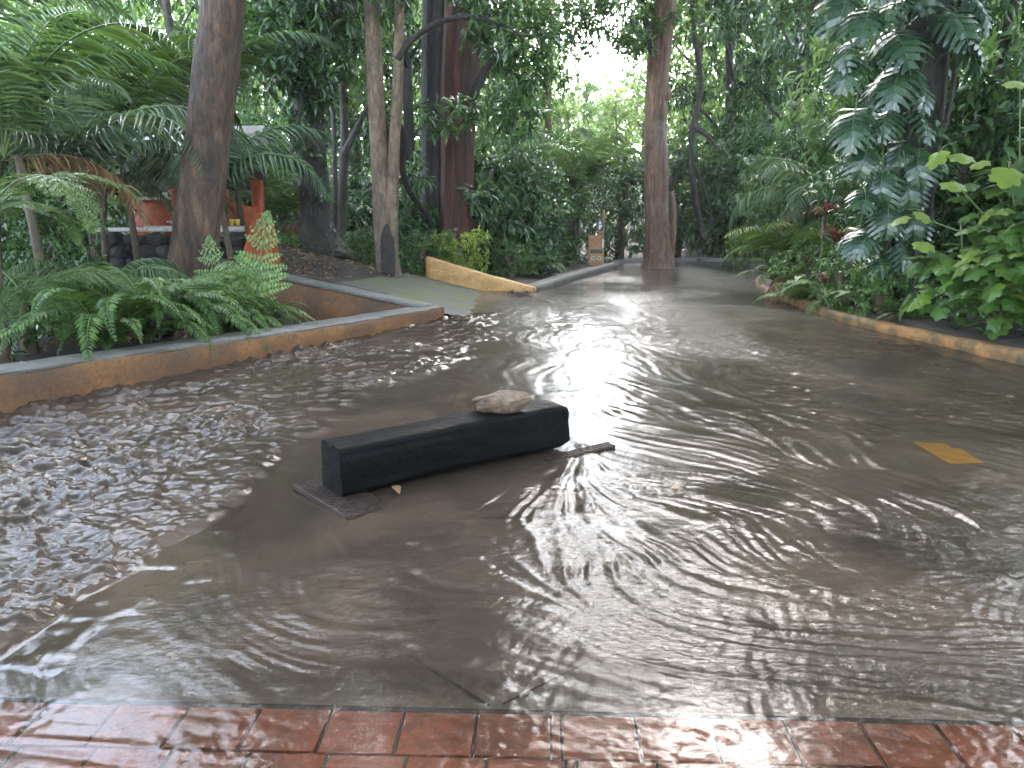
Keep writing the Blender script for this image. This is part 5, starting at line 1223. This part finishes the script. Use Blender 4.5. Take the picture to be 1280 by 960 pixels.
# folding table with cups
d=13.3
for (px0,px1,lab) in((186,234,'white folding table with crossed legs left of the leaning trunk'),(262,300,'white table with yellow cups right of the leaning trunk by the red wall')):
    c=P((px0+px1)/2,283,d); r_=empty('garden_table',(c.x,d,c.z-.72),label=lab,cat='table')
    w=P(px1,283,d).x-P(px0,283,d).x
    mb=MB(); mb.box((0,0,.71),(w,.5,.03),bev=.008); mb.build('tabletop',[M['white_pipe']],r_,False)
    for sy in(-.2,.2):
        for sg in(-1,1):
            mb=MB(); mb.tube([(-sg*w*.4,sy,-.0),(sg*w*.4,sy,.70)],[.016,.016],7); mb.build('leg',[M['white_pipe']],r_)
# crossed pale chair back standing above the wall
c=P(232,262,13.5); r_=empty('garden_chair',(c.x-.1,13.5,c.z-.62),label='pale metal garden chair with crossed bars beside the leaning trunk',cat='chair')
for (p,q) in(((-.2,0,.1),(.18,0,.72)),((.2,0,.1),(-.18,0,.42))):
    mb=MB(); mb.tube([p,q],[.017,.017],7); mb.build('frame_bar',[M['white_pipe']],r_)
mb=MB(); mb.box((0,.1,.42),(.42,.36,.03),bev=.01); mb.build('seat',[M['white_pipe']],r_,False)
for k,(px,lab) in enumerate([(293,'yellow cup standing left on the white table by the red wall'),(300,'yellow cup standing at the right end of the white table by the red wall')]):
    c=P(px,282,13.3); mb=MB(); mb.tube([(0,0,0),(0,0,.10)],[.030,.042],14); o=mb.build('cup',[M['yellow_plastic']],None); o.location=(c.x,13.2,c.z+.005); tag(o,lab,'cup')

HAZE=.0007
# ================================================================ CAMERA, SKY, SUN
cam=bpy.data.cameras.new('camera'); co=bpy.data.objects.new('camera',cam); COL.objects.link(co); SC.camera=co
cam.sensor_width=36; cam.lens=F_PX/1280*36; cam.clip_end=2000; cam.clip_start=.05
co.location=(0,0,CAM_H); co.rotation_euler=(math.pi/2-TH,0,0)
EL,AZ=R(44),R(12)     # light comes through the opening above the road: high, from the right and ahead
wd=bpy.data.worlds.new('World'); SC.world=wd; wd.use_nodes=True; nt=wd.node_tree; nt.nodes.clear()
sky=nt.nodes.new('ShaderNodeTexSky'); sky.sky_type='NISHITA'; sky.sun_disc=False; sky.sun_elevation=EL; sky.sun_rotation=AZ; sky.air_density=1.0; sky.dust_density=1.5; sky.ozone_density=1.0
hs=nt.nodes.new('ShaderNodeHueSaturation'); hs.inputs['Saturation'].default_value=.66
bg=nt.nodes.new('ShaderNodeBackground'); bg.inputs[1].default_value=.15
ow=nt.nodes.new('ShaderNodeOutputWorld')
nt.links.new(sky.outputs[0],hs.inputs['Color']); nt.links.new(hs.outputs[0],bg.inputs[0]); nt.links.new(bg.outputs[0],ow.inputs[0])
sl=bpy.data.lights.new('sun','SUN'); sl.energy=.5; sl.angle=R(56); sl.color=(1,.97,.92)
so=bpy.data.objects.new('sun',sl); COL.objects.link(so)
dirv=Vector((math.sin(AZ)*math.cos(EL),math.cos(AZ)*math.cos(EL),math.sin(EL))); so.rotation_euler=dirv.to_track_quat('Z','Y').to_euler(); so.location=dirv*50
vs=SC.view_settings; vs.view_transform='Standard'; vs.look='None'; vs.gamma=1.0; vs.exposure=4.5; vs.use_curve_mapping=False
SC.cycles.max_bounces=6; SC.cycles.transparent_max_bounces=12; SC.cycles.diffuse_bounces=3; SC.cycles.glossy_bounces=3; SC.cycles.caustics_reflective=False; SC.cycles.caustics_refractive=False

if HAZE:
    mb=MB(); mb.box((0,15,9.2),(130,130,22.8)); hz=mb.build('haze',[bpy.data.materials.new('haze')],smooth=False); tag(hz,kind='stuff')
    hm=hz.data.materials[0]; hm.use_nodes=True; nt=hm.node_tree; nt.nodes.clear(); o_=nt.nodes.new('ShaderNodeOutputMaterial'); pv=nt.nodes.new('ShaderNodeVolumePrincipled')
    pv.inputs['Color'].default_value=(.88,.93,.95,1); pv.inputs['Density'].default_value=HAZE; pv.inputs['Anisotropy'].default_value=.3
    nt.links.new(pv.outputs[0],o_.inputs['Volume'])
